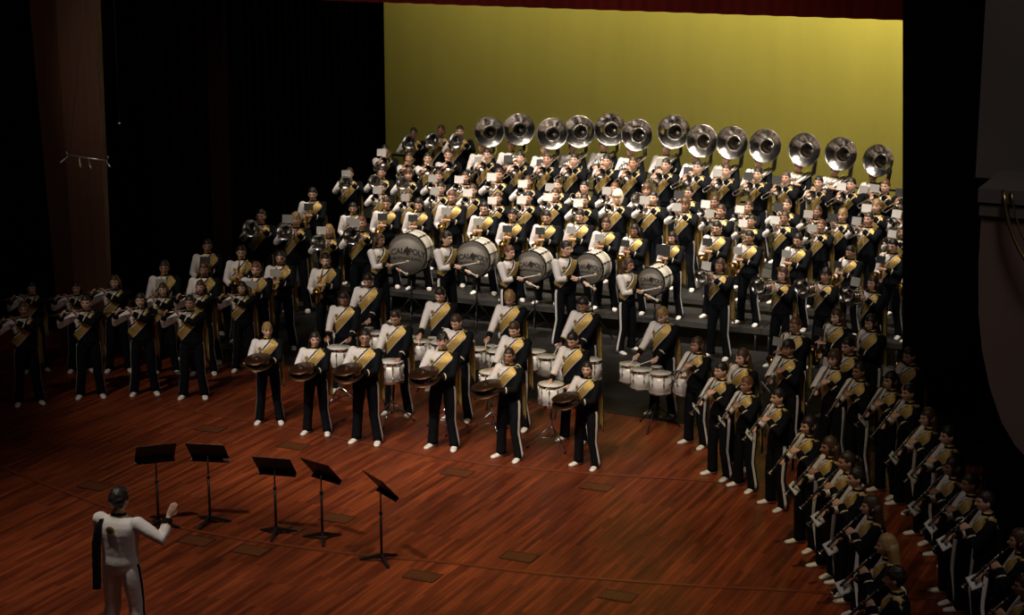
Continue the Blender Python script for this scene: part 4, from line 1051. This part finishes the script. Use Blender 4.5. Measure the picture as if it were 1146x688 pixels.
for i, (x, y) in enumerate(SNARES):
    root = tag(ob('snare_drum', None, loc=(x, y, 0)), 'white marching snare drum on a stand, %s from the left in the snare line' % ORD[i], 'snare drum', 'snare drums'); root.rotation_euler = (0, 0, .3 * i)
    z0, L, r = .66, .28, .178
    mb = MB(); drum_shell(mb, (0, 0, z0), (0, 0, 1), r, L); mb.build('shell', root)
    head_part('drumhead', (0, 0, z0 + L + .004), (0, 0, 1), r, 'whitehead', root)
    for z in (z0, z0 + L): hoop_part('hoop', (0, 0, z), (0, 0, 1), r, .035, 'chrome', root)
    for k in range(10):
        a = 2 * PI * k / 10; lug_part((math.cos(a) * (r + .012), math.sin(a) * (r + .012), z0), (math.cos(a), math.sin(a), 0), (0, 0, 1), L, 'chrome', root)
    tripod(root, 0, 0, z0 - .03, .34, 'chrome', .013, rot=20)
    mb = MB().use('chrome')
    for k in range(3): a = 2 * PI * k / 3; mb.tube([(0, 0, z0 - .06), (math.cos(a) * r, math.sin(a) * r, z0 - .03), (math.cos(a) * (r + .02), math.sin(a) * (r + .02), z0 + .02)], .009, 6)
    mb.build('basket', root)
for i, (x, y) in enumerate(TENORS):
    root = tag(ob('tenor_drums', None, loc=(x, y, 0)), 'set of white tenor drums on a stand, %s from the left in the tenor line' % ORD[i], 'tenor drums', 'tenor drum sets'); root.rotation_euler = (0, 0, R([12, 8, 2, -6, -10][i]))
    top = .90
    for q, (dx, dy, r, L) in enumerate([(-.47, .08, .145, .25), (-.165, -.10, .150, .26), (.165, -.10, .160, .28), (.48, .08, .165, .29), (-.05, .16, .078, .14)]):
        mb = MB(); drum_shell(mb, (dx, dy, top - L), (0, 0, 1), r, L, 28); d = mb.build('drum', root)
        head_part('drumhead', (dx, dy, top + .003), (0, 0, 1), r, 'whitehead', d); hoop_part('hoop', (dx, dy, top), (0, 0, 1), r, .035, 'chrome', d)
        if q < 4:
            hoop_part('hoop', (dx, dy, top - L), (0, 0, 1), r, .02, 'chrome', d)
            for k in range(6):
                a = 2 * PI * k / 6 + .3; lug_part((dx + math.cos(a) * (r + .01), dy + math.sin(a) * (r + .01), top - L * .62), (1, 0, 0), (0, 0, 1), L * .62, 'chrome', d, 1.0)
    mb = MB().use('chrome'); mb.tube([(-.5, .02, top - .2), (-.2, .08, top - .2), (.2, .08, top - .2), (.5, .02, top - .2)], .012, 8); mb.tube([(-.3, .1, top - .2), (-.3, .26, top - .05), (.3, .26, top - .05), (.3, .1, top - .2)], .010, 8); mb.build('carrier_bar', root)
    tripod(root, 0, .08, top - .2, .36, 'black', .012, rot=40)

def bass_drum(i, x, y, z, r):
    root = tag(ob('bass_drum', None, loc=(x, y, 0)), 'cream bass drum with grey lettered head, %s of the five by size' % ['largest', 'second largest', 'middle', 'second smallest', 'smallest'][i], 'bass drum', 'marching bass drums on stands')
    root.rotation_euler = (0, 0, R(4 - 2 * i)); L = .34; y0 = 0
    mb = MB(); mb.use('shell').lathe((0, y0, z), (0, 1, 0), [(0, r * .975), (0, r), (L, r), (L, r * .975)], 48); mb.build('shell', root)
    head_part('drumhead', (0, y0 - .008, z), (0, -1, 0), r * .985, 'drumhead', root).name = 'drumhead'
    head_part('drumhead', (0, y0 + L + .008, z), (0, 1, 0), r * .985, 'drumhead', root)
    for yy in (y0, y0 + L): hoop_part('hoop', (0, yy, z), (0, 1, 0), r * .985, .045, 'black' if yy == y0 else 'shell', root)
    n = 8 if i > 2 else 10
    for k in range(n):
        a = 2 * PI * (k + .5) / n; dx, dz = math.cos(a), math.sin(a); mb = MB().use('black')
        mb.tube([(dx * (r + .01), y0 + .01, z + dz * (r + .01)), (dx * (r + .01), y0 + L - .01, z + dz * (r + .01))], .0045, 5)
        for t in (.3, .7): mb.box((dx * (r + .008), y0 + L * t, z + dz * (r + .008)), (.022, .06, .022), Matrix.Rotation(-a, 3, 'Y'))
        for t in (0, 1): mb.ball((dx * (r + .016), y0 + L * t, z + dz * (r + .016)), (.014, .016, .014), 6, 5)
        mb.build('lug', root)
    # lettering
    mb = MB().use('inkdark'); s = r / .4; top = Matrix.Translation((0, y0 - .0135, z)) @ Matrix.Scale(-1, 4, (1, 0, 0)) @ Matrix.Scale(-1, 4, (1, 0, 0)) @ Matrix.Rotation(PI / 2, 4, 'X')
    def put(txt, size, cx, cz, bend=0, sx=1.0):
        t = text_mesh(txt, size, .0012, 'inkdark')
        for v in t.vertices:
            v.co.x *= sx; px = v.co.x + cx
            v.co.x = px; v.co.y += cz - bend * px * px
        mb_from_mesh(mb, t, top, 'inkdark'); bpy.data.meshes.remove(t)
    put('CAL', .160 * s, -.195 * s, .055 * s, .45 / s, .92); put('POLY', .160 * s, .210 * s, .055 * s, .45 / s, .86); put('MUSTANG BAND', .078 * s, 0, -.085 * s, .25 / s, .98)
    # horse head between the words
    hp = [(-.075, .03), (-.03, .01), (0, -.035), (.045, -.04), (.05, .03), (.07, .10), (.03, .17), (-.005, .20), (-.01, .165), (-.05, .13), (-.085, .075), (-.095, .045)]
    mb.use('inkdark'); k = .80 * s
    A = [(px * k, y0 - .0125, z + pz * k) for px, pz in hp]; B = [(a, b2 - .003, c) for a, b2, c in A]; nn = len(A)
    mb.add(A + B, [tuple(range(nn)), tuple(reversed(range(nn, 2 * nn)))] + [(j, (j + 1) % nn, nn + (j + 1) % nn, nn + j) for j in range(nn)])
    mb.build('lettering', root, False)
    mb = MB().use('black'); mb.tube([(-r - .02, L / 2, z - .05), (-r * .8, L / 2, z - r * .75), (0, L / 2, z - r - .035), (r * .8, L / 2, z - r * .75), (r + .02, L / 2, z - .05)], .012, 8)
    for yy in (.06, L - .06): mb.tube([(-r * .5, yy, z - r * .9), (0, L / 2, z - r - .05), (r * .5, yy, z - r * .9)], .010, 6)
    mb.build('cradle', root)
    tripod(root, 0, L / 2, z - r - .04, .42, 'black', .013, rot=-70)
for i, a in enumerate(BASS): bass_drum(i, *a)
